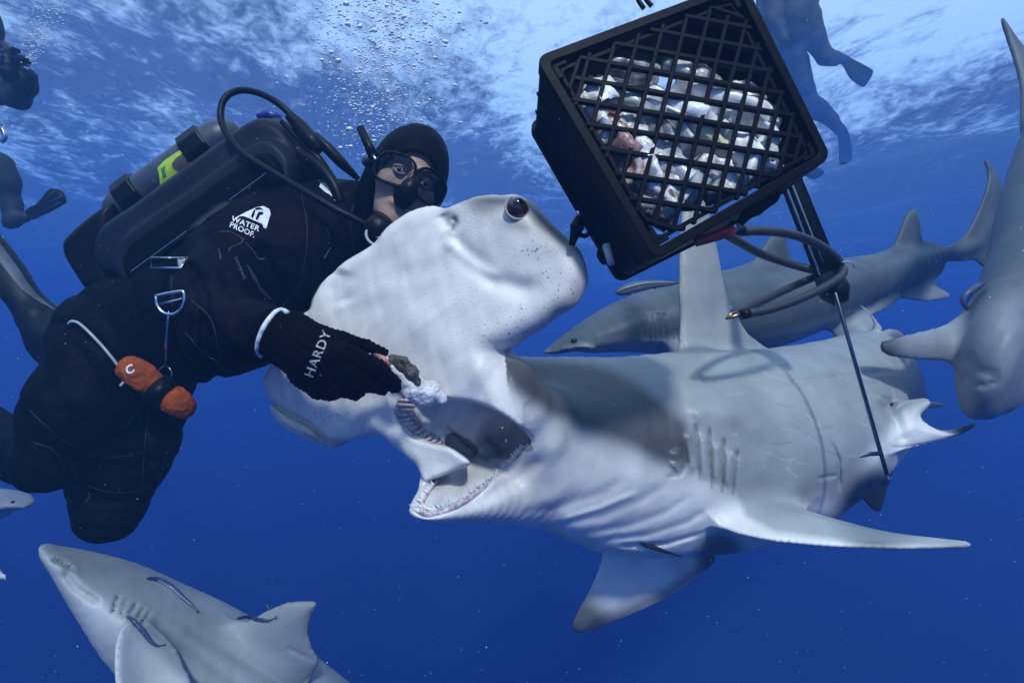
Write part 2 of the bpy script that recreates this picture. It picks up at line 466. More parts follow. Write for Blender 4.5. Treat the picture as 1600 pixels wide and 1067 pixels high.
def make_surface():
    n = 260
    gx = np.sinh(np.linspace(-3.2, 3.2, n)) / math.sinh(3.2) * 54
    gy = -13 + 82 * np.linspace(0, 1, n) ** 1.35
    X, Y = np.meshgrid(gx, gy, indexing='ij')
    Z = np.full_like(X, 3.3)
    rg = np.random.default_rng(3)
    for i in range(26):
        lam = rg.uniform(.7, 5); a = rg.normal(.6, .75); k = 2 * math.pi / lam
        Z += .012 * lam * np.sin(k * (X * math.cos(a) + Y * math.sin(a)) + rg.uniform(0, 6.28)) / 2.2
    v = np.stack([X, Y, Z], -1).reshape(-1, 3)
    i = (np.arange(n - 1)[:, None] * n + np.arange(n - 1)[None]).ravel()
    q = np.stack([i, i + n, i + n + 1, i + 1], 1)
    me = np_mesh('water_surface', v, q)
    m = NT('rippled_sea_surface')
    tc = m.n('ShaderNodeTexCoord')
    def noise(scale, detail, st, rot, rough=.55, dist=0):
        mp = m.n('ShaderNodeMapping'); mp.inputs['Scale'].default_value = st; mp.inputs['Rotation'].default_value = (0, 0, rot)
        m.l(tc.outputs['Object'], mp.inputs[0])
        z = m.n('ShaderNodeTexNoise'); z.inputs['Scale'].default_value = scale; z.inputs['Detail'].default_value = detail
        z.inputs['Roughness'].default_value = rough; z.inputs['Distortion'].default_value = dist
        m.l(mp.outputs[0], z.inputs['Vector']); return z
    def mth(op, a, b, c=None):
        x = m.n('ShaderNodeMath', operation=op)
        for i, q_ in enumerate((a, b, c)):
            if q_ is None: continue
            if isinstance(q_, (int, float)): x.inputs[i].default_value = q_
            else: m.l(q_, x.inputs[i])
        return x.outputs[0]
    big = noise(.17, 3, (1, .8, 1), .6, dist=.8)
    med = noise(.62, 6, (1.25, .75, 1), .75, .58, dist=.8)
    fin = noise(3.4, 6, (1.2, .85, 1), .6, .66, dist=.5)
    g = m.n('ShaderNodeNewGeometry')
    sp = m.n('ShaderNodeSeparateXYZ'); m.l(g.outputs['Incoming'], sp.inputs[0])
    el = mth('ABSOLUTE', sp.outputs['Z'], 0)
    win = m.n('ShaderNodeMapRange', interpolation_type='SMOOTHSTEP'); m.l(el, win.inputs['Value'])   # Snell's window overhead
    win.inputs['From Min'].default_value = .20; win.inputs['From Max'].default_value = .58
    s1 = mth('MULTIPLY_ADD', big.outputs[0], 1.5, -.75)
    s2 = mth('MULTIPLY_ADD', med.outputs[0], 1.1, -.55)
    fin2 = noise(11.0, 4, (1.1, .9, 1), .9, .6, dist=.4)
    s3 = mth('ADD', mth('MULTIPLY_ADD', fin.outputs[0], 1.0, -.5), mth('MULTIPLY_ADD', fin2.outputs[0], .32, -.17))
    s = mth('ADD', mth('ADD', s1, s2), s3)
    s = mth('ADD', s, mth('MULTIPLY', win.outputs[0], .66))
    rp = m.n('ShaderNodeMapRange', interpolation_type='SMOOTHSTEP'); m.l(s, rp.inputs['Value'])
    rp.inputs['From Min'].default_value = .10; rp.inputs['From Max'].default_value = .66
    rp.inputs['To Min'].default_value = .13
    steep = m.n('ShaderNodeMapRange'); m.l(el, steep.inputs['Value'])
    steep.inputs['From Min'].default_value = .5; steep.inputs['From Max'].default_value = .62
    fac = mth('MAXIMUM', rp.outputs[0], steep.outputs[0])
    tr = m.n('ShaderNodeBsdfTransparent'); tr.inputs[0].default_value = (.96, .98, 1, 1)
    gl = m.n('ShaderNodeBsdfGlossy'); gl.inputs['Roughness'].default_value = .12
    bp = m.n('ShaderNodeBump'); bp.inputs['Strength'].default_value = .5; bp.inputs['Distance'].default_value = .25
    m.l(med.outputs[0], bp.inputs['Height']); m.l(bp.outputs[0], gl.inputs['Normal'])
    mx = m.n('ShaderNodeMixShader'); m.l(fac, mx.inputs[0]); m.l(gl.outputs[0], mx.inputs[1]); m.l(tr.outputs[0], mx.inputs[2])
    m.l(mx.outputs[0], m.out.inputs['Surface'])
    o = link('water_surface', me, m.m)
    tag(o, 'rippled underside of the sea surface with bright streaks of sky', kind='structure')
make_surface()

# ------------------------------------------------------------------ the great hammerhead shark
def plane3(a, b, c):
    a, b, c = (np.array(P(*q)) for q in (a, b, c)); n = np.cross(b - a, c - a); n /= np.linalg.norm(n)
    d = n @ a
    def Yat(px, py):
        r = np.array(P(px, py, 1.0)); return d / (n @ r)
    return Yat, n, d
HY, Hn, Hd = plane3((890, 400, 1.0), (430, 625, 1.36), (640, 350, 1.17))
if Hn[1] > 0: Hn, Hd = -Hn, -Hd
HEAD = [(785, 550), (800, 541), (822, 527), (850, 510), (872, 493), (893, 481), (905, 468), (916, 447), (918, 432), (914, 410), (903, 388), (885, 372), (862, 350),
        (845, 330), (826, 313), (808, 305), (785, 306), (760, 306), (735, 312), (712, 322), (697, 327), (675, 323), (652, 328), (630, 340), (608, 358), (592, 378), (572, 392),
        (546, 408), (522, 428), (505, 446), (495, 466), (490, 482), (474, 492), (455, 515), (440, 545), (428, 568), (417, 585), (415, 603), (425, 620), (426, 638), (436, 655),
        (455, 671), (478, 683), (500, 692), (520, 699), (532, 696), (548, 688), (572, 681), (592, 677), (607, 684), (622, 697), (640, 712), (660, 728), (680, 746),
        (730, 745), (770, 732), (802, 700), (815, 660), (808, 615), (798, 580)]
def head_dY(px, py):
    # the wing tips sweep back a little from the middle
    t = ((px - 640) * .84 - (py - 500) * .54) / 300
    return .030 * np.maximum(0, np.abs(t) - .3) ** 2
head3 = np.array([P(x, y, HY(x, y) + head_dY(x, y)) for x, y in HEAD])
def head_h(p):
    px, py = proj(p)
    t = np.hypot(px - 720, (py - 560) * 1.0)
    wing = .018 + .028 * np.exp(-(t / 190) ** 2)
    eye = .012 * np.exp(-(((px - 800) / 60) ** 2 + ((py - 345) / 50) ** 2))
    return wing + eye
SH_DETAIL = [  # polyline in the photograph, width px, depth m (positive cuts in), only nearer than this depth
    ([(708, 366), (720, 390), (742, 412), (775, 438), (815, 452), (850, 446)], 15, .0042, 1.3),
    ([(694, 372), (715, 392), (745, 416), (790, 440)], 10, -.0032, 1.3),
    ([(535, 420), (528, 450), (540, 478)], 18, .003, 1.4),
    ([(420, 625), (440, 640), (480, 662), (510, 690)], 4, .006, 1.5),
    ([(432, 650), (460, 668), (500, 684)], 6, -.005, 1.5),
    ([(640, 480), (700, 560), (760, 600)], 60, -.004, 1.4),
    ([(708, 338), (713, 350), (706, 364)], 3.5, .0035, 1.3),
    ([(690, 334), (697, 347), (702, 358)], 9, .003, 1.3),
    # throat folds
    ([(700, 790), (760, 778), (820, 742), (860, 700)], 12, .006, 1.5),
    ([(800, 805), (880, 790), (940, 770), (985, 745)], 9, .0034, 1.6),
    ([(860, 822), (940, 806), (1000, 782), (1050, 752)], 8, .0036, 1.6),
    ([(900, 835), (980, 822), (1040, 800), (1085, 770)], 7, .0040, 1.7),
    ([(930, 845), (1010, 836), (1075, 815), (1110, 792)], 6, .0045, 1.7),
    ([(960, 853), (1040, 850), (1100, 832)], 4, .006, 1.7),
    ([(870, 815), (935, 795), (1000, 768)], 5, -.004, 1.6),
    # gills: each a flap whose rear edge overhangs a slit
    ([(1066, 690), (1072, 722), (1062, 740), (1044, 742)], 4, .0075, 1.7), ([(1056, 700), (1060, 722), (1050, 732)], 9, -.0085, 1.7),
    ([(1086, 660), (1088, 700), (1092, 750)], 3.6, .0075, 1.7), ([(1077, 668), (1080, 705), (1084, 740)], 7, -.008, 1.7),
    ([(1108, 666), (1109, 706), (1111, 764)], 3.6, .0075, 1.7), ([(1099, 676), (1101, 712), (1103, 752)], 7, -.008, 1.7),
    ([(1131, 682), (1129, 716), (1127, 770)], 3.6, .0075, 1.7), ([(1121, 690), (1121, 718), (1120, 756)], 7, -.008, 1.7),
    ([(1152, 700), (1148, 730), (1144, 776)], 3.6, .007, 1.7), ([(1142, 704), (1140, 730), (1137, 762)], 7, -.008, 1.7),
    # lateral line and belly fold
    ([(1150, 590), (1240, 597), (1330, 588), (1420, 575)], 5, .004, 2.6),
    ([(1300, 690), (1311, 720), (1312, 770)], 3, .008, 2.4),
    ([(1275, 748), (1310, 742)], 3, .005, 2.4),
    ([(1380, 620), (1398, 660), (1412, 700)], 14, .016, 2.6),
    ([(1080, 655), (1100, 640), (1160, 650), (1200, 690)], 18, -.010, 1.8),
]
mouth = [(612, 619), (640, 614), (672, 619), (700, 625), (735, 629), (765, 639), (795, 655), (815, 670), (829, 691), (815, 702), (790, 732), (762, 760), (730, 781), (700, 797), (672, 806), (656, 803),
         (640, 780), (672, 752), (684, 747), (708, 737), (736, 724), (716, 706), (697, 696), (668, 690), (642, 680), (622, 656)]
mouthc = crm(mouth, 3, True)
floorY = tps([(612, 620, 1.140), (625, 650, 1.140), (650, 680, 1.135), (672, 697, 1.14), (640, 620, 1.140), (680, 640, 1.155), (720, 630, 1.145), (760, 645, 1.16), (800, 665, 1.17), (825, 688, 1.19),
              (700, 690, 1.165), (720, 712, 1.18), (750, 685, 1.215), (775, 700, 1.26), (800, 690, 1.22), (683, 745, 1.155), (705, 733, 1.16), (735, 722, 1.20),
              (662, 800, 1.055), (690, 785, 1.085), (720, 765, 1.120), (750, 745, 1.150), (790, 718, 1.185), (815, 700, 1.19), (672, 760, 1.10), (700, 755, 1.13)])

def shark_sdf():
    body = loft([L3(690, 592, 1.33, 30, 40, .07), L3(790, 640, 1.40, 84, 70, .13), L3(870, 685, 1.44, 131, 112, .18),
                 L3(960, 707, 1.52, 150, 150, .215), L3(1080, 706, 1.63, 157, 156, .235), L3(1200, 692, 1.80, 147, 144, .25),
                 L3(1300, 662, 2.05, 131, 98, .235), L3(1358, 626, 2.34, 108, 62, .195), L3(1366, 622, 2.72, 76, 84, .165), L3(1355, 632, 3.2, 38, 44, .10), L3(1356, 640, 3.7, 18, 22, .055)], k=4)
    jaw = loft([L3(905, 735, 1.45, 76, 84, .16), L3(840, 752, 1.36, 66, 66, .12), L3(775, 764, 1.25, 52, 52, .095),
                L3(725, 776, 1.15, 36, 38, .075), L3(690, 790, 1.085, 22, 22, .055), L3(665, 797, 1.05, 13, 14, .03)], k=4)
    head = plate(head3, .06, .036, e=.003, bend=True, smooth=3, hfun=head_h)
    cheek = loft([L3(720, 640, 1.22, 30, 30, .05), L3(790, 655, 1.25, 55, 55, .08), L3(850, 690, 1.33, 70, 66, .11), L3(930, 710, 1.42, 90, 90, .15)], k=3)
    cheekl = cones([N(604, 655, 1.235, 14), N(640, 690, 1.22, 14), N(666, 720, 1.20, 12), N(684, 743, 1.18, 7)])
    cheekw = cones([N(636, 676, 1.215, 10), N(670, 702, 1.225, 14), N(702, 718, 1.25, 12), N(728, 720, 1.275, 7)])
    palate = cones([N(650, 650, 1.27, 22), N(700, 665, 1.33, 48), N(760, 690, 1.42, 66)])
    web = cones([N(796, 598, 1.11, 24), N(818, 640, 1.135, 26), N(842, 688, 1.18, 30), N(848, 742, 1.24, 36)], k=.02)
    web2 = cones([N(800, 600, 1.13, 22), N(850, 650, 1.24, 40), N(915, 690, 1.38, 80)], k=.03)
    palate2 = cones([N(668, 690, 1.27, 22), N(700, 705, 1.30, 26), N(740, 715, 1.36, 34)])
    def fin(o, h, Rr, **kw): return plate(PA(o), h, Rr, **kw)
    dors = fin([(1068, 575, 1.74), (1062, 545, 1.74), (1066, 500, 1.75), (1064, 450, 1.76), (1063, 390, 1.78), (1066, 330, 1.80), (1080, 296, 1.82), (1096, 300, 1.85), (1108, 345, 1.86), (1122, 400, 1.87), (1130, 450, 1.88), (1140, 480, 1.90), (1160, 518, 1.94),
                (1192, 546, 1.99), (1180, 580, 1.95), (1110, 590, 1.8)], .026, .13, e=.003)
    pecr = fin([(1120, 800, 1.40), (1140, 832, 1.36), (1200, 840, 1.33), (1260, 846, 1.31), (1330, 853, 1.29), (1420, 856, 1.27), (1516, 853, 1.26), (1450, 842, 1.30), (1380, 832, 1.34),
                (1320, 820, 1.40), (1290, 811, 1.44), (1256, 798, 1.50), (1240, 806, 1.50), (1215, 803, 1.52), (1185, 788, 1.56), (1150, 768, 1.56)], .017, .10, e=.0025)
    pecl = fin([(950, 835, 1.66), (942, 880, 1.68), (926, 920, 1.69), (908, 950, 1.70), (896, 972, 1.71), (900, 984, 1.71), (913, 986, 1.71), (945, 975, 1.72), (1000, 950, 1.75), (1050, 924, 1.78), (1085, 902, 1.80), (1112, 882, 1.82), (1115, 868, 1.83), (1098, 856, 1.82), (1060, 830, 1.76), (1000, 820, 1.70)], .024, .12, e=.004)
    pelv = fin([(1385, 655, 1.80), (1412, 632, 1.80), (1440, 624, 1.82), (1447, 632, 1.82), (1436, 650, 1.80), (1452, 666, 1.80), (1476, 674, 1.82), (1524, 663, 1.88), (1500, 676, 1.85), (1460, 688, 1.80), (1405, 698, 1.76), (1370, 690, 1.78)], .03, .08, e=.004)
    clasp = cones([N(1436, 632, 1.92, 6), N(1456, 633, 1.94, 5.5), N(1477, 633, 1.98, 2)])
    anal = fin([(1350, 720, 1.98), (1344, 757, 1.98), (1352, 778, 1.98), (1370, 796, 2.0), (1378, 780, 2.02), (1386, 752, 2.04), (1400, 705, 2.06), (1368, 690, 2.02)], .016, .1, e=.005)
    dor2 = fin([(1374, 530, 2.28), (1378, 512, 2.28), (1372, 497, 2.3), (1358, 484, 2.34), (1346, 478, 2.38), (1350, 490, 2.35), (1362, 505, 2.31), (1366, 525, 2.3), (1392, 540, 2.5), (1410, 527, 2.55), (1390, 515, 2.4)], .02, .05, e=.003)
    def f(p):
        px, py = proj(p); px = px.astype(np.float32); py = py.astype(np.float32)
        d = smin(body(p), head(p), .075)
        d = smin(d, jaw(p), .05); d = smin(d, web(p), .06); d = smin(d, web2(p), .06); d = smin(d, cheek(p), .04)
        d = smin(d, palate(p), .03); d = smin(d, palate2(p), .02); d = smin(d, cheekl(p), .02); d = smin(d, cheekw(p), .02)
        for q, k in ((dors, .05), (pecr, .05), (pecl, .04), (pelv, .05), (clasp, .01), (anal, .04), (dor2, .03)):
            d = smin(d, q(p), k)
        Y = p[:, 1]
        near = np.nonzero(np.abs(d) < .06)[0]
        if len(near):
            X_, Y_, Z_ = px[near], py[near], Y[near]; dd = d[near]
            for poly, w_, a_, ym in SH_DETAIL:
                xs = [q[0] for q in poly]; ys = [q[1] for q in poly]; e = 3 * w_
                mk = np.nonzero((X_ > min(xs) - e) & (X_ < max(xs) + e) & (Y_ > min(ys) - e) & (Y_ < max(ys) + e) & (Z_ < ym))[0]
                if len(mk):
                    r, t = seg_px(X_[mk], Y_[mk], poly)
                    endf = np.clip(np.minimum(t, 1 - t) * 6, .0, 1)
                    dd[mk] += a_ * np.exp(-(r / w_) ** 2) * endf
            # nearly invisible muscle relief
            q = p[near]
            dd += .0006 * fnoise(q, 60, 2) + .0004 * np.sin(q[:, 0] * 31 + q[:, 2] * 19) * np.sin(q[:, 2] * 27 - q[:, 1] * 13)
            d[near] = dd
        # open mouth
        inb = np.nonzero((px > 590) & (px < 850) & (py > 595) & (py < 825) & (Y < 1.5))[0]
        if len(inb):
            X_, Y_ = px[inb].astype(float), py[inb].astype(float)
            dm_ = poly_sd(X_, Y_, mouthc) * Y[inb] / FPX
            fl = floorY(X_, Y_)
            fl = fl + .004 * np.sin(X_ * .16 + Y_ * .10)
            cav = smax(dm_ - .10 * np.clip(Y[inb] - 1.16, 0, .2), (Y[inb] - fl) * .6, .012)
            d[inb] = smax(d[inb], -cav, .010)
        return d
    return f
def shark_col(v, nor):
    px, py = proj(v); Y = v[:, 1]
    n = len(v)
    white = np.array([.80, .74, .67]); grey = np.array([.325, .325, .305]); dark = np.array([.13, .135, .13])
    rg = np.random.default_rng(5)
    # where the grey back ends and the pale belly begins, behind the head
    bx = np.array([770, 800, 850, 920, 985, 1060, 1100, 1200, 1300, 1400, 1500]); by = np.array([560, 612, 648, 690, 716, 742, 745, 800, 775, 660, 600])
    lim = np.interp(px, bx, by)
    bk = sstep(lim - py, -26, 22)
    onbody = sstep(Y, 1.20, 1.27) if False else (poly_sd(px.astype(float), py.astype(float), crm(HEAD[:-6] + [(700, 760), (829, 700), (790, 620)], 1, True)) > 4).astype(float)
    c = white[None] * (1 - (bk * onbody)[:, None]) + grey[None] * (bk * onbody)[:, None]
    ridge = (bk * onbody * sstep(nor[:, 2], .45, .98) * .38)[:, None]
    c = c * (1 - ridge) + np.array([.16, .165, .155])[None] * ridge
    bl = (.12 * fnoise(v.astype(np.float32), 22, 3) * onbody)[:, None]
    c = c * (1 + np.clip(bl, -.16, .12))
    # darker flank right behind the head: cast shadow painted in over the grey back
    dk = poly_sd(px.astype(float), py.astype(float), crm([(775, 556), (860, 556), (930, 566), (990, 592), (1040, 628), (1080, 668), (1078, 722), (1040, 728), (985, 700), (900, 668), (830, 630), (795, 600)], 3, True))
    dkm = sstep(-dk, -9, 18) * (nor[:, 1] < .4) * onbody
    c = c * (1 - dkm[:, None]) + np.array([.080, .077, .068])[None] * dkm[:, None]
    # back of the head (away from the camera) is grey brown
    dd = -(v @ Hn - Hd)
    hm = (px < 930) & (py < 705) & (onbody < .5)
    bm = hm * sstep(dd, -.004, .016)
    c = c * (1 - bm[:, None]) + np.array([.26, .25, .235])[None] * bm[:, None]
    # dusky rim round eye, nostril and tip
    def blot(cx, cy, rx, ry, ang, amt, col=(.11, .105, .095)):
        nonlocal c
        ca, sa = math.cos(ang), math.sin(ang); X = (px - cx) * ca + (py - cy) * sa; Z = -(px - cx) * sa + (py - cy) * ca
        m = np.exp(-((X / rx) ** 2 + (Z / ry) ** 2)) * amt * (Y < 1.45)
        c = c * (1 - m[:, None]) + np.array(col)[None] * m[:, None]
    blot(868, 349, 66, 19, .85, 1.0); blot(845, 352, 34, 14, .8, .6); blot(772, 314, 60, 12, 0, 1.0); blot(755, 326, 26, 12, 0, .6); blot(805, 352, 34, 10, .2, .5)
    blot(702, 334, 20, 12, .2, .8, (.30, .28, .25)); blot(709, 352, 4, 12, .3, .9, (.10, .09, .08))  # narrow second blot puts the nostril slit's shade into the colour
    blot(905, 440, 14, 40, .35, .6, (.38, .34, .34)); blot(880, 478, 36, 12, -.6, .7, (.30, .27, .27)); blot(840, 512, 40, 10, -.62, .6, (.35, .32, .31))
    blot(520, 690, 34, 9, .1, .75, (.22, .22, .24)); blot(470, 668, 30, 6, .5, .4)
    # fin tips
    blot2 = lambda cx, cy, rx, ry, amt, col: None
    def tip(cx, cy, r, amt, col=(.045, .05, .06)):
        nonlocal c
        m = sstep(-np.hypot(px - cx, py - cy), -r, -r * .45) * amt * (px > 880)
        c = c * (1 - m[:, None]) + np.array(col)[None] * m[:, None]
    tip(896, 988, 84, .85, (.02, .022, .028)); tip(1124, 866, 50, .85, (.02, .022, .028)); tip(1530, 660, 62, .95, (.015, .016, .02)); tip(1372, 795, 92, 1.0, (.012, .013, .017)); tip(1520, 853, 60, .35)
    e = np.exp(-(seg_px(px, py, [(900, 985), (960, 968), (1050, 922), (1115, 875)])[0] / 12) ** 2) * (py > 850) * .7
    c = c * (1 - e[:, None]) + np.array([.06, .065, .08])[None] * e[:, None]
    # upper side of the long fin
    fm_ = (sstep(-poly_sd(px.astype(float), py.astype(float), [(1150, 765), (1250, 792), (1340, 812), (1540, 850), (1500, 858), (1330, 846), (1210, 830), (1165, 806)]), -8, 8) * (px > 1100))[:, None] * .8
    c = c * (1 - fm_) + np.array([.27, .285, .28])[None] * fm_
    # clean diagonal scale rows and blotches on the back
    b2 = bk * onbody
    # mouth lining and gill arches
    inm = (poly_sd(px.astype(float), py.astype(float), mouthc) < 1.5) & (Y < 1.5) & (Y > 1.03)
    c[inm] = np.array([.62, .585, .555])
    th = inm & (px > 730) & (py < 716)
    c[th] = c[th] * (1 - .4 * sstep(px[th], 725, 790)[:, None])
    for pl, wd in (([(700, 668), (712, 678), (730, 696), (752, 712), (762, 718)], 3.2), ([(762, 688), (772, 694), (781, 708)], 6), ([(640, 700), (690, 690), (720, 706), (738, 722)], 1.3)):
        r, _ = seg_px(px, py, pl); m = np.exp(-(r / wd) ** 2) * .6 * inm
        c = c * (1 - m[:, None]) + np.array([.10, .08, .065])[None] * m[:, None]
    for pl in ([(1068, 700), (1072, 724), (1062, 742), (1044, 743)], [(1087, 664), (1089, 705), (1093, 748)], [(1109, 670), (1110, 710), (1112, 762)], [(1132, 686), (1130, 720), (1128, 768)], [(1153, 704), (1149, 734), (1145, 772)]):
        r, _ = seg_px(px, py, pl); m = np.exp(-(r / 2.4) ** 2) * .55 * (Y < 1.8)
        c = c * (1 - m[:, None]) + np.array([.08, .075, .07])[None] * m[:, None]
    rg = np.random.default_rng(9)
    for k in range(44):     # old scratches and mating scars
        x0, y0 = rg.uniform(1120, 1400), rg.uniform(560, 740); a_ = rg.uniform(-.5, .9); L_ = rg.uniform(8, 40)
        r, _ = seg_px(px, py, [(x0, y0), (x0 + L_ * math.cos(a_) * .5, y0 + L_ * math.sin(a_) * .5 + 2), (x0 + L_ * math.cos(a_), y0 + L_ * math.sin(a_))]); m = (np.exp(-(r / 1.6) ** 2) * rg.uniform(.15, .4) * onbody)[:, None]
        c = c * (1 - m) + np.array([.60, .59, .57] if rg.random() < .6 else [.16, .16, .16])[None] * m
    return np.clip(c, 0, 1)
def normals_of(me):
    a = np.zeros(len(me.vertices) * 3, dtype=np.float32); me.vertices.foreach_get('normal', a); return a.reshape(-1, 3)

def add_pores(me, v):
    px, py = proj(v.astype(np.float64)); m = np.zeros(len(v))
    for cx, cy, sx, sy, k in ((835, 395, 34, 22, .9), (860, 425, 30, 20, .8), (740, 340, 28, 18, .5), (885, 455, 26, 26, .8), (790, 520, 46, 22, .8), (840, 490, 50, 18, .7), (700, 470, 110, 90, .16), (520, 650, 60, 22, .8)):
        m = np.maximum(m, k * np.exp(-(((px - cx) / sx) ** 2 + ((py - cy) / sy) ** 2)))
    m *= (v[:, 1] < 1.5)
    a = me.attributes.new('Pore', 'FLOAT', 'POINT'); a.data.foreach_set('value', m.astype(np.float32))
hh = empty('hammerhead_shark', P(870, 690, 1.5))
tag(hh, 'great hammerhead shark with gaping mouth and white underside, the largest animal', 'shark')
me, v = sdf_mesh('shark_body', shark_sdf(), (-.78, .86, -.95), (1.82, 3.85, .72), .0037)
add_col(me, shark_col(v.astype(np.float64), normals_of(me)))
add_pores(me, v)
shark_body = link('body', me, M['shark'], hh)
SH_BVH = bvh_of(me)

def on_shark(px, py, lift=.0):
    h = cast(SH_BVH, px, py, .3)
    if h[0] is None: return None, None
    return h[0] + h[1] * lift, h[1]

# eye: dark ball with brown iris inside a pale lid ring
def shark_eye(cx, cy, Y, r, ax):
    c = P(cx, cy, Y); fw = Vector(ax).normalized()
    def dome(name, rad, cen, m_, parent, th=math.pi, flat=1.0):
        mb = MB(); rows = 14; seg = 28; u = fw.orthogonal().normalized(); v_ = fw.cross(u); vs = []; fs = []
        for i in range(rows + 1):
            a = th * i / rows
            for j in range(seg):
                b = 2 * math.pi * j / seg
                vs.append(cen + fw * math.cos(a) * rad * flat + (u * math.cos(b) + v_ * math.sin(b)) * math.sin(a) * rad)
        for i in range(rows):
            for j in range(seg): fs.append((i * seg + j, i * seg + (j + 1) % seg, (i + 1) * seg + (j + 1) % seg, (i + 1) * seg + j))
        mb.add(vs, fs); return mb.build(name, m_, parent, smooth=True)
    lid = MB(); u = Vector((1, 0, 0)); u = (u - fw * u.dot(fw)).normalized(); v_ = fw.cross(u) * -1
    if v_.z < 0: v_ = -v_
    pts = [c + fw * r * .30 + (u * math.cos(t) + v_ * math.sin(t)) * r * 1.0 for t in np.linspace(R(118), R(352), 26)]
    lid.tube(pts, list(np.interp(np.linspace(0, 1, 26), [0, .25, .6, 1], [r * .06, r * .10, r * .14, r * .03])), n=8, up=fw)
    ball = dome('eye', r, c, M['iris'], hh)
    lid.build('eyelid', M['sclera'], hh, smooth=True)
    dome('pupil', r * .66, c + fw * r * .385 + v_ * r * .18, M['eyed'], ball, th=1.5)
shark_eye(808, 326, 1.022, .0215, (.10, -.95, .10))

# gums and teeth
lip = crm([(829, 692), (812, 707), (788, 736), (760, 763), (728, 784), (698, 799), (672, 806), (658, 801), (656, 790), (668, 768), (682, 750)], 8)
gum = MB(); gp = []; gr = []; GYL = 1.15
for i, (x, y) in enumerate(lip):
    t = i / (len(lip) - 1); h = None
    ox, oy = x - 735, y - 715; L_ = math.hypot(ox, oy); h = cast(SH_BVH, x + ox / L_ * 5, y + oy / L_ * 5, .3)
    Y = (h[0].y if h[0] is not None and h[0].y < 1.4 else GYL) + .004; GYL = Y if t > 0 else Y
    gp.append(P(x - ox / L_ * 3.5, y - oy / L_ * 3.5, Y + .004)); gr.append(np.interp(t, [0, .15, .6, .8, 1], [.002, .0045, .0065, .0055, .003]))
GP = gp
gum.tube(gp, gr, n=10); gum.build('gum', M['gum'], hh, smooth=True)
def tooth_mesh():
    mb = MB(); vs = []; n = 6
    for k, (z, r, dx) in enumerate(((0, .5, 0), (.35, .36, .03), (.75, .15, .12))):
        for j in range(n):
            a = 2 * math.pi * j / n; vs.append((r * math.cos(a) + dx, r * math.sin(a) * .45, z))
    vs.append((.22, 0, 1.0)); fs = []
    for k in range(2):
        for j in range(n): fs.append((k * n + j, k * n + (j + 1) % n, (k + 1) * n + (j + 1) % n, (k + 1) * n + j))
    for j in range(n): fs.append((2 * n + j, 2 * n + (j + 1) % n, 3 * n))
    mb.add(vs, fs); me = bpy.data.meshes.new('tooth'); me.from_pydata(mb.v, [], mb.f); me.materials.append(M['tooth']); me.shade_smooth(); return me
TOOTH = tooth_mesh()
def put_tooth(p, d, side, L, W):
    o = bpy.data.objects.new('tooth', TOOTH); COL.objects.link(o); z = Vector(d).normalized(); x = Vector(side); x = (x - z * x.dot(z)).normalized(); y = z.cross(x)
    m = Matrix((x, y, z)).transposed().to_4x4() @ Matrix.Diagonal((W, W, L, 1)); m.translation = Vector(p)
    o.parent = hh; o.matrix_parent_inverse = Matrix.Translation(hh.location).inverted(); o.matrix_basis = m
rt = random.Random(4)
for i in range(3, len(GP) - 6, 1):
    t = i / (len(GP) - 1); tan = (GP[i + 1] - GP[i - 1]).normalized()
    inn = (P(735, 725, 1.12) - GP[i]).normalized()
    for row in range(2 if t > .2 else 1):
        out = Vector((-.25, -.55, .6)) if t < .55 else Vector((-.95, -.25, .15))
        d = inn * (.5 if row else .15) + out + Vector((rt.uniform(-.25, .25), rt.uniform(-.2, .2), rt.uniform(-.2, .2)))
        put_tooth(GP[i] + d.normalized() * gr[i] * .7 + inn * row * .006, d, tan, rt.uniform(.009, .0165) * (1.35 if .5 < t < .85 else 1 if t > .3 else .7), rt.uniform(.0045, .008))
# upper tooth band: a ridged strip that curves round the front of the roof of the mouth
ub = crm([(622, 622), (618, 640), (625, 660), (642, 676), (664, 688), (688, 694)], 7)
ub2 = crm([(650, 622), (648, 640), (652, 655), (664, 668), (680, 680), (694, 690)], 7)
def mouthpt(x, y, up_=.0):
    h = cast(SH_BVH, x, y, .3); p = h[0] if h[0] is not None else P(x, y, 1.15)
    return p * (1 - up_ / p.length)
mb = MB()
for i in range(len(ub)):
    cr = [mouthpt(*(ub[i] * (1 - s) + ub2[i] * s), .002 + .006 * math.sin(math.pi * s) * (.6 + .4 * (i % 3 == 0))) for s in (0, .33, .66, 1)]
    mb.v += [tuple(q) for q in cr]
for i in range(len(ub) - 1):
    for j in range(3): mb.f.append((i * 4 + j, i * 4 + j + 1, (i + 1) * 4 + j + 1, (i + 1) * 4 + j))
mb.build('tooth_band', M['gum'], hh, smooth=True)
for i in range(16, len(ub) - 1, 1):
    a = Vector(mouthpt(*ub[i], .005)); put_tooth(a, (-.2 + rt.uniform(-.2, .2), -.4, -.9), (1, 0, 0), rt.uniform(.004, .007), .0045)
for i in range(1, len(ub) - 1, 3):
    a = Vector(mouthpt(*ub[i], .006)); b = Vector(mouthpt(*ub2[i], .008)); mb = MB(); mb.tube([a, (a + b) / 2 + Vector((0, -.003, 0)), b], [.0012, .0035, .0012], n=6)
    mb.build('tooth_ridge', M['gum'], hh, smooth=True)
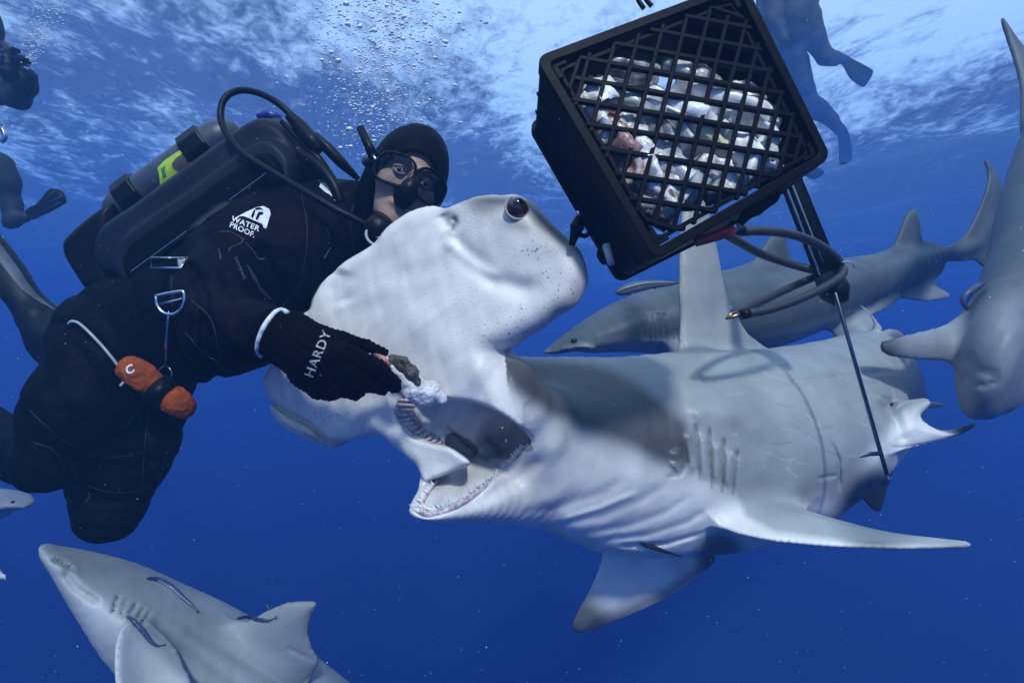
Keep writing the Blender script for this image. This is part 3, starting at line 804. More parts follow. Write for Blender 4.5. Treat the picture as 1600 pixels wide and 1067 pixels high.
# ------------------------------------------------------------------ things printed on or sewn to a curved surface
from mathutils.geometry import delaunay_2d_cdt
def drop(bvhs, x, y, lift):
    best = None
    for b in bvhs:
        h = cast(b, x, y, .3)
        if h[0] is not None and (best is None or h[3] < best[1]): best = (h[0], h[3])
    if best is None: return None
    return best[0] * (1 - lift / best[0].length)
def decal(name, polys, bvhs, mat_, parent, lift=.0015, step=4.0):
    mb = MB()
    for poly in polys:
        xs = [p[0] for p in poly]; ys = [p[1] for p in poly]; n = len(poly); pts = [Vector(p) for p in poly]
        px_ = np.array([p[0] for p in poly], float)
        gx, gy = np.meshgrid(np.arange(min(xs), max(xs), step), np.arange(min(ys), max(ys), step)); gx = gx.ravel(); gy = gy.ravel()
        ins = poly_sd(gx.astype(float), gy.astype(float), poly) < -step * .35
        pts += [Vector((a, b)) for a, b in zip(gx[ins], gy[ins])]
        vs, es, fs, *_ = delaunay_2d_cdt(pts, [(i, (i + 1) % n) for i in range(n)], [tuple(range(n))], 1, 1e-4)
        out = [drop(bvhs, p[0], p[1], lift) for p in vs]
        ok = [f for f in fs if all(out[i] is not None for i in f)]
        out = [o if o is not None else Vector((0, 0, 0)) for o in out]
        used = sorted({i for f in ok for i in f}); mp = {a: b for b, a in enumerate(used)}
        mb.add([out[i] for i in used], [tuple(mp[i] for i in f) for f in ok])
    return mb.build(name, mat_, parent, smooth=True)
def sline(name, pts, bvhs, r, mat_, parent, lift=.0, k=6, n=8):
    q = crm(pts, k); ps = [drop(bvhs, x, y, lift) for x, y in q]; ps = [p for p in ps if p is not None]
    mb = MB(); mb.tube(ps, r, n=n); return mb.build(name, mat_, parent, smooth=True)
def text_px(body, origin, ux, uy, size=1.0, shear=0, space=1.0, bold=0):
    """the letters as 2D triangles placed in the photograph: ux = direction of reading, uy = up, in px per em"""
    cu = bpy.data.curves.new('text', 'FONT'); cu.body = body; cu.size = 1; cu.resolution_u = 3; cu.shear = shear; cu.space_character = space; cu.offset = bold
    o = bpy.data.objects.new('text', cu); COL.objects.link(o); bpy.context.view_layer.update()
    me = bpy.data.meshes.new_from_object(o); vs = [(origin[0] + v.co.x * ux[0] + v.co.y * uy[0], origin[1] + v.co.x * ux[1] + v.co.y * uy[1]) for v in me.vertices]
    fs = [tuple(p.vertices) for p in me.polygons]; bpy.data.objects.remove(o); bpy.data.meshes.remove(me); bpy.data.curves.remove(cu)
    return vs, fs
def print_text(name, items, bvhs, mat_, parent, lift=.0016):
    mb = MB()
    for vs, fs in items:
        out = [drop(bvhs, x, y, lift) for x, y in vs]
        ok = [f for f in fs if all(out[i] is not None for i in f)]
        mb.add([o or Vector((0, 0, 0)) for o in out], ok)
    return mb.build(name, mat_, parent)

# ------------------------------------------------------------------ the diver who feeds the shark
dv = empty('person', P(330, 520, 1.5))
tag(dv, 'diver in black wetsuit and hood feeding the hammerhead with a gloved hand', 'diver')
HC = Vector(P(634, 285, 1.44))
f_ = Vector((.30, -.90, -.24)).normalized(); u_ = Vector((.41, .0, .91)); u_ = (u_ - f_ * u_.dot(f_)).normalized(); r_ = u_.cross(f_) * -1
if r_.x < 0: r_ = -r_
HA = np.array([r_, u_, f_], dtype=np.float32); HS = 1.12
def hl(p):
    return ((p - np.array(HC, dtype=np.float32)) @ HA.T) / HS
def HW(x, y, z): return HC + (r_ * x + u_ * y + f_ * z) * HS
def ell(q, c, r):
    c = np.array(c, dtype=np.float32); r = np.array(r, dtype=np.float32); q = q - c
    k0 = np.linalg.norm(q / r, axis=1); k1 = np.linalg.norm(q / (r * r), axis=1)
    return k0 * (k0 - 1) / np.maximum(k1, 1e-6)
def cap(q, a, b, ra, rb):
    a = np.array(a, dtype=np.float32); b = np.array(b, dtype=np.float32); ab = b - a
    t = np.clip((q - a) @ ab / (ab @ ab), 0, 1); return np.linalg.norm(q - a - t[:, None] * ab, axis=1) - (ra + (rb - ra) * t)
def sdf_suit(p):
    d = T1(p)
    for q, k in SUIT: d = smin(d, q(p), k)
    near = np.nonzero(np.abs(d) < .05)[0]
    if len(near):
        q = p[near]; X, Y, Z = q[:, 0], q[:, 1], q[:, 2]
        nz_ = fnoise(q, 34, 2)
        w1 = np.sin(X * 38 + Z * 55 + 2.0 * np.sin(X * 13 - Z * 9)) * .5 + .5
        w2 = np.sin(X * 70 - Z * 31 + 2.4 * np.sin(Y * 21 + X * 8)) * .5 + .5
        px, py = proj(q)
        dd = .0022 * nz_ + .0050 * w1 ** 3 + .0032 * w2 ** 4
        for poly, w_, a_ in SUITD:
            r, t = seg_px(px, py, poly); dd = dd + a_ * np.exp(-(r / w_) ** 2)
        d[near] += dd
    return d
SUITD = [([(300, 420), (322, 470), (318, 530), (340, 590)], 9, .016), ([(408, 400), (440, 450), (455, 490)], 9, .014), ([(330, 380), (380, 372), (412, 392)], 5, .006),
         ([(100, 505), (160, 545), (205, 600), (235, 680)], 6, .008), ([(235, 600), (225, 680), (232, 720)], 10, .02), ([(110, 640), (150, 690), (215, 720), (240, 722)], 6, .006),
         ([(40, 690), (90, 690), (120, 670)], 7, .006), ([(115, 770), (150, 785), (240, 780)], 5, .005), ([(320, 500), (350, 545), (400, 560)], 6, .008), ([(350, 430), (372, 470), (368, 520)], 7, .006)]
T1 = cones([N(175, 530, 1.58, 82), N(235, 515, 1.57, 90), N(320, 490, 1.55, 104), N(400, 450, 1.53, 118), N(465, 405, 1.52, 112), N(520, 365, 1.54, 80), N(555, 335, 1.52, 52)], k=.04)
SUIT = [
    (cones([N(375, 388, 1.42, 66), N(340, 470, 1.28, 66), N(352, 515, 1.18, 62), N(392, 520, 1.10, 50), N(432, 520, 1.05, 39)], k=.03), .05),
    (cones([N(545, 400, 1.60, 55), N(620, 440, 1.72, 48), N(690, 400, 1.80, 38), N(735, 360, 1.86, 30)], k=.03), .05),
    (cones([N(188, 545, 1.52, 84), N(122, 640, 1.45, 72), N(78, 716, 1.41, 50)], k=.03), .06),
    (cones([N(72, 722, 1.41, 48), N(16, 700, 1.56, 44), N(-50, 655, 1.75, 38), N(-95, 610, 1.9, 32)], k=.02), .015),
    (cones([N(232, 600, 1.62, 66), N(194, 700, 1.58, 72), N(170, 797, 1.54, 50)], k=.03), .05),
    (cones([N(168, 795, 1.55, 48), N(142, 700, 1.78, 44), N(118, 570, 2.0, 36), N(92, 530, 2.1, 30)], k=.02), .015),
]
me, v = sdf_mesh('diver_suit', sdf_suit, (-2.3, .95, -.9), (.15, 2.3, .62), .0075)
suit = link('suit', me, M['neo'], dv); SUIT_B = bvh_of(me)

# face, hood, mask
def sdf_face(p):
    q = hl(p)
    d = ell(q, (0, .01, -.015), (.074, .10, .088))
    d = smin(d, ell(q, (0, -.058, .02), (.052, .055, .062)), .03)
    for s in (-1, 1):
        d = smin(d, ell(q, (s * .043, -.018, .052), (.024, .022, .022)), .02)
        d = smin(d, cap(q, (s * .012, .034, .084), (s * .05, .036, .062), .008, .007), .012)
        d = smax(d, -ell(q, (s * .031, .014, .088), (.019, .013, .018)), .012)
        d = smin(d, ell(q, (s * .031, .013, .066), (.0155, .0125, .0125)), .003)
    d = smin(d, cap(q, (0, .02, .078), (0, -.022, .104), .009, .013), .014)
    d = smin(d, ell(q, (0, -.055, .078), (.022, .008, .012)), .01)
    d = smin(d, ell(q, (0, -.088, .06), (.024, .018, .02)), .02)
    return d * HS
me, v = sdf_mesh('face', sdf_face, np.array(HC) - .16, np.array(HC) + .16, .0035)
face = link('face', me, M['skin'], dv)
for s in (-1, 1):
    c = HW(s * .031, .0135, .0655); mb = MB(); bpts = []
    def ball(name, cen, rad, m_, par, n=16):
        mb = MB(); vs = []; fs = []
        for i in range(n + 1):
            for j in range(n * 2):
                a = math.pi * i / n; b = math.pi * j / n; vs.append(cen + Vector((math.sin(a) * math.cos(b), math.sin(a) * math.sin(b), math.cos(a))) * rad)
        for i in range(n):
            for j in range(2 * n): fs.append((i * 2 * n + j, i * 2 * n + (j + 1) % (2 * n), (i + 1) * 2 * n + (j + 1) % (2 * n), (i + 1) * 2 * n + j))
        mb.add(vs, fs); return mb.build(name, m_, par, smooth=True)
    e = ball('eye', HW(s * .031, .012, .0705), .0105, M['eyew'], face)
    ball('pupil', HW(s * .031 - .001, .011, .0772), .0058, M['eyed'], e, 10)
    up = MB(); up.tube([HW(s * .031 + t * .0145, .012 + .0085 * math.cos(t * 1.35), .0795 - .006 * t * t) for t in np.linspace(-1, 1, 9)], [.0012] + [.0026] * 7 + [.0012], n=6)
    up.build('eyelid', M['skin'], face, smooth=True)
    dn = MB(); dn.tube([HW(s * .031 + t * .0145, .012 - .0075 * math.cos(t * 1.35), .079 - .006 * t * t) for t in np.linspace(-1, 1, 9)], [.0012] + [.0022] * 7 + [.0012], n=6)
    dn.build('eyelid', M['skin'], face, smooth=True)
    br = MB(); br.tube([HW(s * (.012 + t * .036), .031 + .010 * math.sin(t * 2.6), .0905 - .016 * t * t) for t in np.linspace(0, 1, 9)], [.0015, .003, .0036, .0038, .0036, .003, .0026, .002, .001], n=6, flat=.6)
    br.build('eyebrow', mat('eyebrow_hair', (.035, .022, .015), .8, var=.5, scale=200) if 'brow' not in M else M['brow'], face, smooth=True)
def sdf_hood(p):
    q = hl(p)
    d = ell(q, (0, .018, -.022), (.087, .118, .106))
    d = d + .0006 * np.sin(q[:, 1] * 700 + q[:, 0] * 60 + 3 * np.sin(q[:, 0] * 30)) * sstep(q[:, 1], .05, .09) + .0008 * fnoise(q.astype(np.float32), 110, 2)
    d = smin(d, cap(q, (0, -.05, -.03), (-.03, -.15, -.09), .078, .075), .05)
    opening = np.maximum(np.sqrt((q[:, 0] / .064) ** 2 + ((q[:, 1] + .012) / .082) ** 2) - 1, -9) * .066
    d = smax(d, -np.maximum(opening, .015 - q[:, 2]), .006)
    lipd = np.hypot(opening, ell(q, (0, .018, -.022), (.085, .116, .104))) - .0035
    d = np.where(q[:, 2] > .0, smin(d, lipd, .004), d)
    return d * HS
me, v = sdf_mesh('hood', sdf_hood, np.array(HC) - .26, np.array(HC) + .2, .0042)
hood = link('hood', me, M['neo'], dv)
def mask2d(q, g=0.0):
    x = np.abs(q[:, 0]); y = q[:, 1]
    a = np.sqrt(np.clip(np.abs((x - .040) / (.040 + g)), 0, 9) ** 3 + np.clip(np.abs((y - .010 + .16 * np.clip(x - .03, 0, 1)) / (.034 + g)), 0, 9) ** 3) - 1
    b = np.sqrt((x / (.022 + g)) ** 2 + ((y + .030) / (.030 + g)) ** 2) - 1
    return np.minimum(a * .030, smin(a * .030, b * .022, .012))
def sdf_mask(p):
    q = hl(p); x = np.abs(q[:, 0]); y = q[:, 1]
    zf = .093 - 3.0 * x * x
    o2 = mask2d(q)
    frame = np.maximum(o2, np.abs(q[:, 2] - zf) - .0045)
    skirt = np.maximum(np.maximum(o2 - .001, -(o2 + .0045)), np.maximum(q[:, 2] - zf, (.058 - 2.5 * x * x) - q[:, 2]))
    hole = (np.sqrt(np.abs((x - .041) / .0365) ** 3.2 + np.abs((y - .012 + .16 * np.clip(x - .03, 0, 1)) / .0310) ** 3.2) - 1) * .029
    d = smax(frame, -np.maximum(hole, -(q[:, 2] - zf + .02)), .004)
    d = smin(d, skirt, .003)
    nose = ell(q, (0, -.020, .100), (.019, .030, .022))
    nose2 = ell(q, (0, -.018, .085), (.015, .026, .022))
    d = smin(d, smax(nose, -nose2, .003), .006)
    return d * HS
me, v = sdf_mesh('mask', sdf_mask, np.array(HC) - .16, np.array(HC) + .17, .0026)
mask = link('dive_mask', me, M['rubber'], dv)
def glass_mat():
    n = NT('mask_glass'); t = n.n('ShaderNodeBsdfTransparent'); t.inputs[0].default_value = (.95, .97, .98, 1); g = n.n('ShaderNodeBsdfGlossy'); g.inputs['Roughness'].default_value = .04
    fr = n.n('ShaderNodeFresnel'); fr.inputs[0].default_value = 1.25; mx = n.n('ShaderNodeMixShader'); n.l(fr.outputs[0], mx.inputs[0]); n.l(t.outputs[0], mx.inputs[1]); n.l(g.outputs[0], mx.inputs[2]); n.l(mx.outputs[0], n.out.inputs[0]); return n.m
M['glass'] = glass_mat()
for s in (-1, 1):
    mb = MB(); ring = []
    for j in range(28):
        a = 2 * math.pi * j / 28; x = .041 + .033 * np.sign(math.cos(a)) * abs(math.cos(a)) ** .7; y = .012 - .16 * max(0, x - .03) + .027 * np.sign(math.sin(a)) * abs(math.sin(a)) ** .7
        ring.append(HW(s * x, y, (.093 - 3.0 * x * x)))
    mb.prism(ring, f_ * .002); mb.build('lens', M['glass'], mask)
# strap round the hood with its buckle
mb = MB(); mb.tube([HW(-.078, .006, .07), HW(-.092, .004, .03), HW(-.100, .002, -.03), HW(-.085, .0, -.10), HW(-.03, .0, -.14)], .010, n=8, flat=.35, up=u_); mb.build('mask_strap', M['rubber'], mask, smooth=True)
mb = MB(); mb.tube([HW(-.088, .012, .05), HW(-.108, .032, .03), HW(-.134, .056, .01)], [.012, .011, .010], n=10); mb.build('strap_buckle', M['rubber'], mask, smooth=True)
mb = MB(); mb.tube([HW(-.090, .014, .058), HW(-.082, .006, .074)], .004, n=8); mb.build('buckle_pin', M['steel'], mask, smooth=True)

# gloved hand
GY = 1.0
def G(x, y, Y, r): return N(x, y, Y, r)
palm = [cones([G(430, 520, 1.04, 38), G(455, 532, 1.02, 42), G(492, 556, 1.0, 46), G(520, 566, .99, 38)], k=.02)]
fingers = [
    cones([G(500, 530, 1.0, 17), G(535, 532, 1.0, 13.5), G(572, 540, 1.01, 10.5), G(600, 552, 1.02, 8)], k=.004),           # ring of the far side
    cones([G(505, 560, .97, 24), G(552, 558, .955, 18), G(590, 577, .96, 16), G(615, 602, .985, 13)], k=.004),              # index
    cones([G(515, 585, .975, 22), G(548, 582, .95, 17), G(580, 600, .965, 14), G(596, 606, 1.0, 12)], k=.004),              # middle
    cones([G(500, 590, .985, 22), G(530, 606, .965, 16), G(556, 612, .985, 13), G(560, 606, 1.01, 11)], k=.004),            # ring
    cones([G(478, 585, 1.0, 22), G(497, 608, .985, 15), G(515, 615, 1.0, 12), G(522, 606, 1.03, 10)], k=.004),              # little
]
def sdf_glove(p):
    d = palm[0](p)
    fd = None
    for q in fingers:
        e = q(p); fd = e if fd is None else smin(fd, e, .003)
    d = smin(d, fd, .012)
    near = np.nonzero(np.abs(d) < .02)[0]
    if len(near):
        q = p[near]; px, py = proj(q); a = (px * .84 + py * .55)
        d[near] += .0008 * np.sin(a * .75) + .0010 * np.sin(px * .21 - py * .33)
    return d
me, v = sdf_mesh('glove', sdf_glove, (-.52, .86, -.16), (-.17, 1.14, .08), .0022)
glove = link('glove', me, M['knit'], dv); GL_B = bvh_of(me)
# second hand, resting behind the shark's head on the strap of the crate
other = cones([N(735, 360, 1.86, 30), N(765, 340, 1.86, 34), N(785, 332, 1.86, 26)], k=.01)
of = [cones([N(775, 322 + i * 9, 1.84, 10), N(800, 318 + i * 10, 1.80, 9), N(812 - i * 2, 322 + i * 10, 1.76, 7.5)]) for i in range(4)] + [cones([N(752, 350, 1.82, 11), N(775, 358, 1.78, 9), N(790, 352, 1.76, 7)])]
def sdf_g2(p):
    d = other(p); e = None
    for q in of: e = q(p) if e is None else np.minimum(e, q(p))
    return smin(d, e, .01)
me, v = sdf_mesh('glove2', sdf_g2, (-.25, 1.6, .2), (.15, 2.0, .6), .005)
link('glove', me, M['knit'], dv)

# lettering and trim on glove and suit
def em(a, b, ch):  # reading from a to b over ch ems
    return ((b[0] - a[0]) / ch, (b[1] - a[1]) / ch)
print_text('lettering', [text_px('HARDY', (488, 591), (8.3, -19.8), (-19.5, -7.0), space=1.12, bold=.012)], [GL_B], M['greyprint'], glove, lift=.0022)
mb = MB(); cf = crm([(450, 489), (440, 484), (428, 490), (414, 508), (405, 528), (402, 546), (407, 556)], 5)
cp = [drop([SUIT_B, GL_B], x, y, .003) for x, y in cf]; cp = [p for p in cp if p is not None]
if cp: mb.tube(cp, [.0045] * len(cp), n=8); mb.build('cuff_trim', M['white'], dv, smooth=True)
decal('sleeve_stripe', [[(384, 411), (390, 417), (402, 436), (414, 455), (426, 468), (420, 468), (406, 454), (394, 434)]], [SUIT_B], M['tankpaint'], dv)
decal('emblem', [[(365, 345), (368, 340), (385, 331), (400, 324), (412, 322), (421, 327), (423, 334), (416, 357), (412, 356), (410, 350), (398, 345), (382, 338), (375, 338)]], [SUIT_B], M['white'], suit)
decal('emblem_mark', [[(392, 338), (396, 329), (399, 327), (398, 333), (395, 341)], [(399, 342), (404, 331), (411, 331), (411, 335), (406, 336), (402, 344)], [(398, 325), (406, 324), (412, 328), (406, 327), (400, 328)]], [SUIT_B], M['neo'], suit, lift=.0032)
print_text('lettering', [text_px('WATER', (361, 345), (12.0, 4.6), (3.6, -11.2), space=1.08, bold=.018), text_px('PROOF.', (358, 354), (11.0, 4.9), (3.6, -11.2), space=1.05, bold=.018)], [SUIT_B], M['white'], suit, lift=.002)
print_text('sleeve_print', [text_px('DIVING', (366, 402), (4.2, 10.0), (6, -3.0), space=1.05)], [SUIT_B], M['stitch'], suit, lift=.002)
decal('collar_patch', [[(494, 270), (502, 270), (512, 280), (521, 296), (524, 311), (515, 304), (508, 300), (499, 292), (493, 281)]], [SUIT_B], M['white'], suit)
for pl in ([(345, 362), (358, 362), (372, 368), (381, 374)], [(381, 374), (376, 380), (362, 386), (357, 392)], [(385, 380), (396, 392), (404, 404), (414, 404)], [(342, 390), (344, 398), (345, 404)], [(516, 388), (511, 396), (507, 403)], [(508, 355), (514, 365)], [(271, 655), (262, 700), (252, 740), (238, 770)], [(118, 762), (140, 772), (135, 782)]):
    q = crm(pl, 7)[::2]; mb = MB()
    for a in q:
        c = drop([SUIT_B], a[0], a[1], .001)
        if c is not None: mb.box(c, (.0011, 0, 0), (0, .0011, 0), (0, 0, .0011))
    if mb.v: mb.build('seam_stitches', M['stitch'], suit)
sline('zipper', [(107, 506), (113, 502), (126, 507), (150, 530), (172, 555), (190, 580), (194, 594), (188, 603)], [SUIT_B], .0034, M['silver'], suit, lift=.002)
sline('harness_line', [(420, 268), (340, 322), (260, 382), (205, 426)], [SUIT_B], .0016, M['steel'], dv, lift=.012) if False else None
# seams and knee panels
for pl in ([(45, 640), (75, 668), (120, 700), (170, 715), (225, 705)], [(112, 735), (140, 760), (190, 770), (236, 760)], [(50, 690), (85, 705), (104, 740)], [(290, 520), (330, 560), (400, 575)], [(470, 300), (480, 360), (470, 440), (440, 480)], [(300, 470), (330, 500), (345, 560)], [(232, 640), (226, 700), (222, 760)], [(560, 300), (548, 340), (552, 390)]):
    sline('seam', pl, [SUIT_B], .0016, M['neo2'], suit, lift=.0005)
# steel buckle, D ring and bolt snap on the harness
def wire(name, pts, r, mat_, parent, Y=1.40, closed=False, k=1, bv=None):
    q = crm(pts, k, closed) if k > 1 else pts
    if bv:
        ds = [d for d in (drop(bv, a[0], a[1], .006) for a in q) if d is not None]
        if ds: Y = min(d.y for d in ds)
        ps = [P(a[0], a[1], Y) for a in q]
    else: ps = [P(a[0], a[1], Y) for a in q]
    mb = MB(); mb.tube(ps, r, n=8, closed=closed); return mb.build(name, mat_, parent, smooth=True)
hr = empty('harness', P(265, 450, 1.45)); tag(hr, 'black webbing harness with steel buckle and D ring on the feeding diver', 'harness')
HB = [SUIT_B]
wire('strap_slide', [(236, 403), (290, 403), (284, 419), (236, 419)], .0027, M['steel'], hr, closed=True, bv=HB)
mb = MB(); mb.prism([drop(HB, *q, .006) for q in ((278, 403), (290, 403), (294, 401), (282, 421), (278, 414))], (0, .003, 0)); mb.build('slide_plate', M['silver'], hr)
wire('d_ring', [(244, 466), (246, 462), (282, 455), (287, 459), (288, 470), (283, 483), (270, 491), (256, 489), (246, 478)], .0031, M['steel'], hr, closed=True, k=3, bv=HB)
wire('d_ring_bar', [(250, 475), (285, 467)], .0022, M['steel'], hr, bv=HB)
decal('webbing', [[(205, 432), (198, 424), (418, 262), (428, 270)], [(262, 430), (272, 430), (282, 560), (270, 560)]], HB, M['rubber'], hr, lift=.004)
bs = empty('bolt_snap', P(260, 530, 1.38)); tag(bs, 'long steel bolt snap hanging from the D ring above the orange roll', 'clip')
mb = MB(); cs = [drop(HB, x, y, .012) for x, y in ((264, 486), (263, 500), (261, 520), (260, 540), (259, 560), (258, 574))]; cs = [c for c in cs if c]
mb.tube(cs, [.002, .0035, .0028, .0045, .003, .0028][:len(cs)], n=8); mb.build('shank', M['steel'], bs, smooth=True)
wire('ring', [(247, 580), (252, 574), (260, 572), (267, 578), (268, 588), (262, 594)], .0018, M['steel'], bs, k=4, bv=HB)
# orange roll clipped to the hip
og = empty('signal_tube', P(245, 612, 1.38)); tag(og, 'rolled orange signal tube strapped with a black band at the diver hip', 'signal tube')
oc = loft([(*P(202, 576, 1.36), .035, .035, .030), (*P(225, 590, 1.35), .036, .036, .032), (*P(255, 613, 1.35), .028, .028, .026), (*P(273, 625, 1.36), .036, .036, .030), (*P(288, 636, 1.38), .031, .031, .028)], k=3)
def sdf_or(p):
    d = oc(p); px, py = proj(p); t = px * .80 + py * .60; s = -px * .6 + py * .8
    return d + .0032 * np.abs(fnoise(p, 85, 3)) + 0 * np.abs(np.sin(s * .16 + np.sin(t * .11) * 1.6)) + .0011 * np.abs(np.sin(t * .13 + s * .22 + 1.3 * np.sin(s * .3)))
me, v = sdf_mesh('roll', sdf_or, np.array(P(240, 610, 1.36)) - .15, np.array(P(250, 610, 1.36)) + .15, .003)
link('roll', me, M['orange'], og); OR_B = bvh_of(me)
mb = MB(); a, b = P(243, 606, 1.352), P(262, 620, 1.354); mb.tube([a, b], [.036, .036], n=24); mb.build('band', M['rubber'], og, smooth=True)
print_text('mark', [text_px('C', (199, 586), (17, -9), (-7, -17), bold=.03)], [OR_B], M['white'], og, lift=.002)
sline('seam', [(210, 563), (222, 572), (222, 588), (212, 600)], [OR_B], .0008, M['brown'], og)

# swim fin worn on the far foot
sf = empty('swim_fin', P(60, 520, 2.0)); tag(sf, 'black swim fin with pale ribs on the far foot of the feeding diver', 'swim fin')
fr = plate(PA([(104, 500, 2.04), (64, 456, 2.05), (30, 406, 2.06), (-30, 330, 2.1), (-90, 262, 2.15), (-125, 318, 2.12), (-60, 400, 2.05), (0, 464, 2.0), (28, 504, 1.98), (48, 536, 1.97), (60, 560, 1.97), (78, 568, 1.98), (96, 545, 2.0)]), .022, .05, e=.004)
pk = cones([N(116, 560, 2.0, 34), N(84, 530, 2.02, 34), N(60, 500, 2.02, 24)], k=.02)
me, v = sdf_mesh('fin_body', lambda p: smin(fr(p), pk(p), .03), (-2.5, 1.85, -.2), (-1.4, 2.3, .75), .008)
finb = link('foot_pocket', me, M['rubber'], sf); FB = bvh_of(me)
decal('blade_channel', [[(98, 492), (80, 478), (60, 462), (42, 440), (28, 418), (-10, 366), (-14, 392), (14, 428), (34, 452), (52, 466)]], [FB], M['tankpaint'], sf, lift=.004)
wire('strap_loop', [(72, 520), (80, 524), (84, 532), (80, 540), (74, 536), (70, 528)], .004, M['silver'], sf, closed=True, k=3, bv=[FB])

# ------------------------------------------------------------------ rebreather on the diver's back
rb = empty('rebreather', P(300, 320, 1.65)); tag(rb, 'black rebreather pack with small silver cylinder and loop hose on the diver back', 'rebreather')
podB = plate(PA([(190, 446), (160, 428), (151, 394), (166, 352), (212, 318), (270, 276), (330, 232), (388, 192), (420, 182), (452, 192), (476, 216), (490, 250), (480, 292), (430, 330), (330, 400), (250, 440)], ) if False else
             np.array([P(x, y, 1.54) + Vector((0, .06, 0)) for x, y in [(190, 446), (160, 428), (151, 394), (166, 352), (212, 318), (270, 276), (330, 232), (388, 192), (420, 182), (452, 192), (476, 216), (490, 250), (480, 292), (430, 330), (330, 400), (250, 440)]]), .115, .05, e=.004)
pan = plate(np.array([P(x, y, 1.465) + Vector((0, .04, 0)) for x, y in [(205, 452), (180, 430), (172, 402), (190, 368), (240, 330), (300, 290), (370, 238), (410, 216), (440, 226), (460, 262), (440, 310), (330, 392), (250, 442)]]), .045, .02, e=.006)
me, v = sdf_mesh('shell', lambda p: smin(podB(p), pan(p), .006), (-1.4, 1.35, .0), (-.3, 1.85, .8), .007)
RB_M = link('shell', me, M['shell'], rb); RB_B = bvh_of(me)
podA = plate(np.array([P(x, y, 1.60) + Vector((0, .035, 0)) for x, y in [(108, 390), (112, 374), (140, 346), (176, 320), (196, 318), (200, 360), (196, 410), (206, 450), (152, 462), (126, 432), (112, 408)]]), .085, .04, e=.008)
me, v = sdf_mesh('end_cap', podA, (-1.4, 1.45, .0), (-.9, 1.85, .5), .007); link('end_cap', me, M['rubber'], rb)
pf = plate(np.array([P(x, y, 1.44) + Vector((0, .018, 0)) for x, y in [(214, 444), (196, 430), (190, 408), (204, 380), (250, 346), (310, 304), (375, 256), (408, 238), (428, 246), (440, 272), (424, 306), (330, 382), (255, 434)]]), .022, .015, e=.005)
me, v = sdf_mesh('side_panel', pf, (-1.3, 1.3, .0), (-.4, 1.6, .6), .006); link('side_panel', me, M['neo'], rb)
ax = [P(x - 5, y - 9, 1.62) for x, y in ((172, 352), (186, 342), (200, 332), (350, 224), (366, 213), (376, 206))]
mb = MB(); mb.tube(ax, [.018, .042, .052, .052, .040, .015], n=32); cy_o = mb.build('cylinder', M['tankpaint'], rb, smooth=True)
CY_B = BVHTree.FromPolygons(mb.v, mb.f)
for (a, b) in (((206, 328), (232, 308)), ((306, 256), (336, 234))):
    mb = MB(); mb.tube([P(a[0] - 5, a[1] - 9, 1.62), P(b[0] - 5, b[1] - 9, 1.62)], [.064, .064], n=10); mb.build('cylinder_band', M['rubber'], rb, bevel=.004)
    c = P((a[0] + b[0]) / 2 + 6, (a[1] + b[1]) / 2 - 38, 1.63); mb = MB(); mb.tube([c, c + Vector((.022, 0, -.004))], .008, n=8); mb.build('band_latch', M['steel'], rb, smooth=True)
decal('label', [[(246, 262), (258, 250), (284, 233), (297, 227), (303, 238), (301, 262), (262, 290), (250, 292)]], [CY_B], M['lime'], cy_o, lift=.002)
decal('label_print', [[(268, 256), (274, 248), (286, 239), (294, 241), (297, 250), (291, 260), (278, 268), (270, 264)]], [CY_B], M['brown'], cy_o, lift=.003)
decal('label_print', [[(251, 264), (258, 259), (260, 276), (254, 279)]], [CY_B], M['green'], cy_o, lift=.003)
# manifold, valve knob and blue hose cuff behind the shoulder
mb = MB(); mb.tube([P(430, 196, 1.6), P(440, 205, 1.58), P(452, 222, 1.56)], [.022, .030, .022], n=14); mb.build('valve_knob', M['rubber'], rb, smooth=True)
mb = MB(); mb.tube([P(404, 186, 1.62), P(420, 178, 1.62), P(436, 186, 1.62)], .014, n=10); mb.build('hose_cuff', mat('blue_rubber', (.01, .03, .28), .4), rb, smooth=True)
bl = MB(); bl.tube([P(455, 230, 1.55), P(478, 250, 1.53), P(492, 270, 1.52), P(500, 290, 1.52)], [.026, .040, .040, .03], n=14); bl.build('manifold', M['rubber'], rb, smooth=True)
mb = MB(); mb.tube([P(448, 212, 1.53), P(463, 218, 1.52)], .007, n=8); mb.build('fitting', M['steel'], rb, smooth=True)
mb = MB(); mb.tube([P(462, 232, 1.50), P(470, 236, 1.50)], .006, n=8); mb.build('fitting', M['gold'], rb, smooth=True)
def hose(name, pts, r, mat_, parent, k=8, n=12, **kw):
    q = crm(pts, k); mb = MB(); rr = r if not hasattr(r, '__len__') else list(np.interp(np.linspace(0, 1, len(q)), np.linspace(0, 1, len(r)), r))
    mb.tube([P(*x) for x in q], rr, n=n); return mb.build(name, mat_, parent, smooth=True)
hose('loop_hose', [(596, 368, 1.36), (560, 345, 1.34), (520, 325, 1.33), (470, 296, 1.34), (420, 266, 1.38), (380, 240, 1.42), (356, 212, 1.45), (345, 184, 1.47), (350, 156, 1.48), (372, 142, 1.49), (402, 145, 1.49), (432, 160, 1.48), (456, 182, 1.48), (476, 206, 1.48)], .0088, M['rubber'], rb)
hose('inflator', [(452, 180, 1.47), (470, 200, 1.47), (488, 222, 1.46), (500, 236, 1.46)], [.013, .020, .022, .014], M['rubber'], rb)
hose('supply_hose', [(440, 190, 1.48), (470, 222, 1.47), (498, 250, 1.46), (518, 280, 1.47), (534, 310, 1.48)], [.007, .008, .012, .012, .010], M['rubber'], rb)
hose('supply_hose', [(492, 212, 1.46), (512, 232, 1.46), (535, 256, 1.47), (560, 280, 1.50)], [.010, .015, .014, .007], M['rubber'], rb)
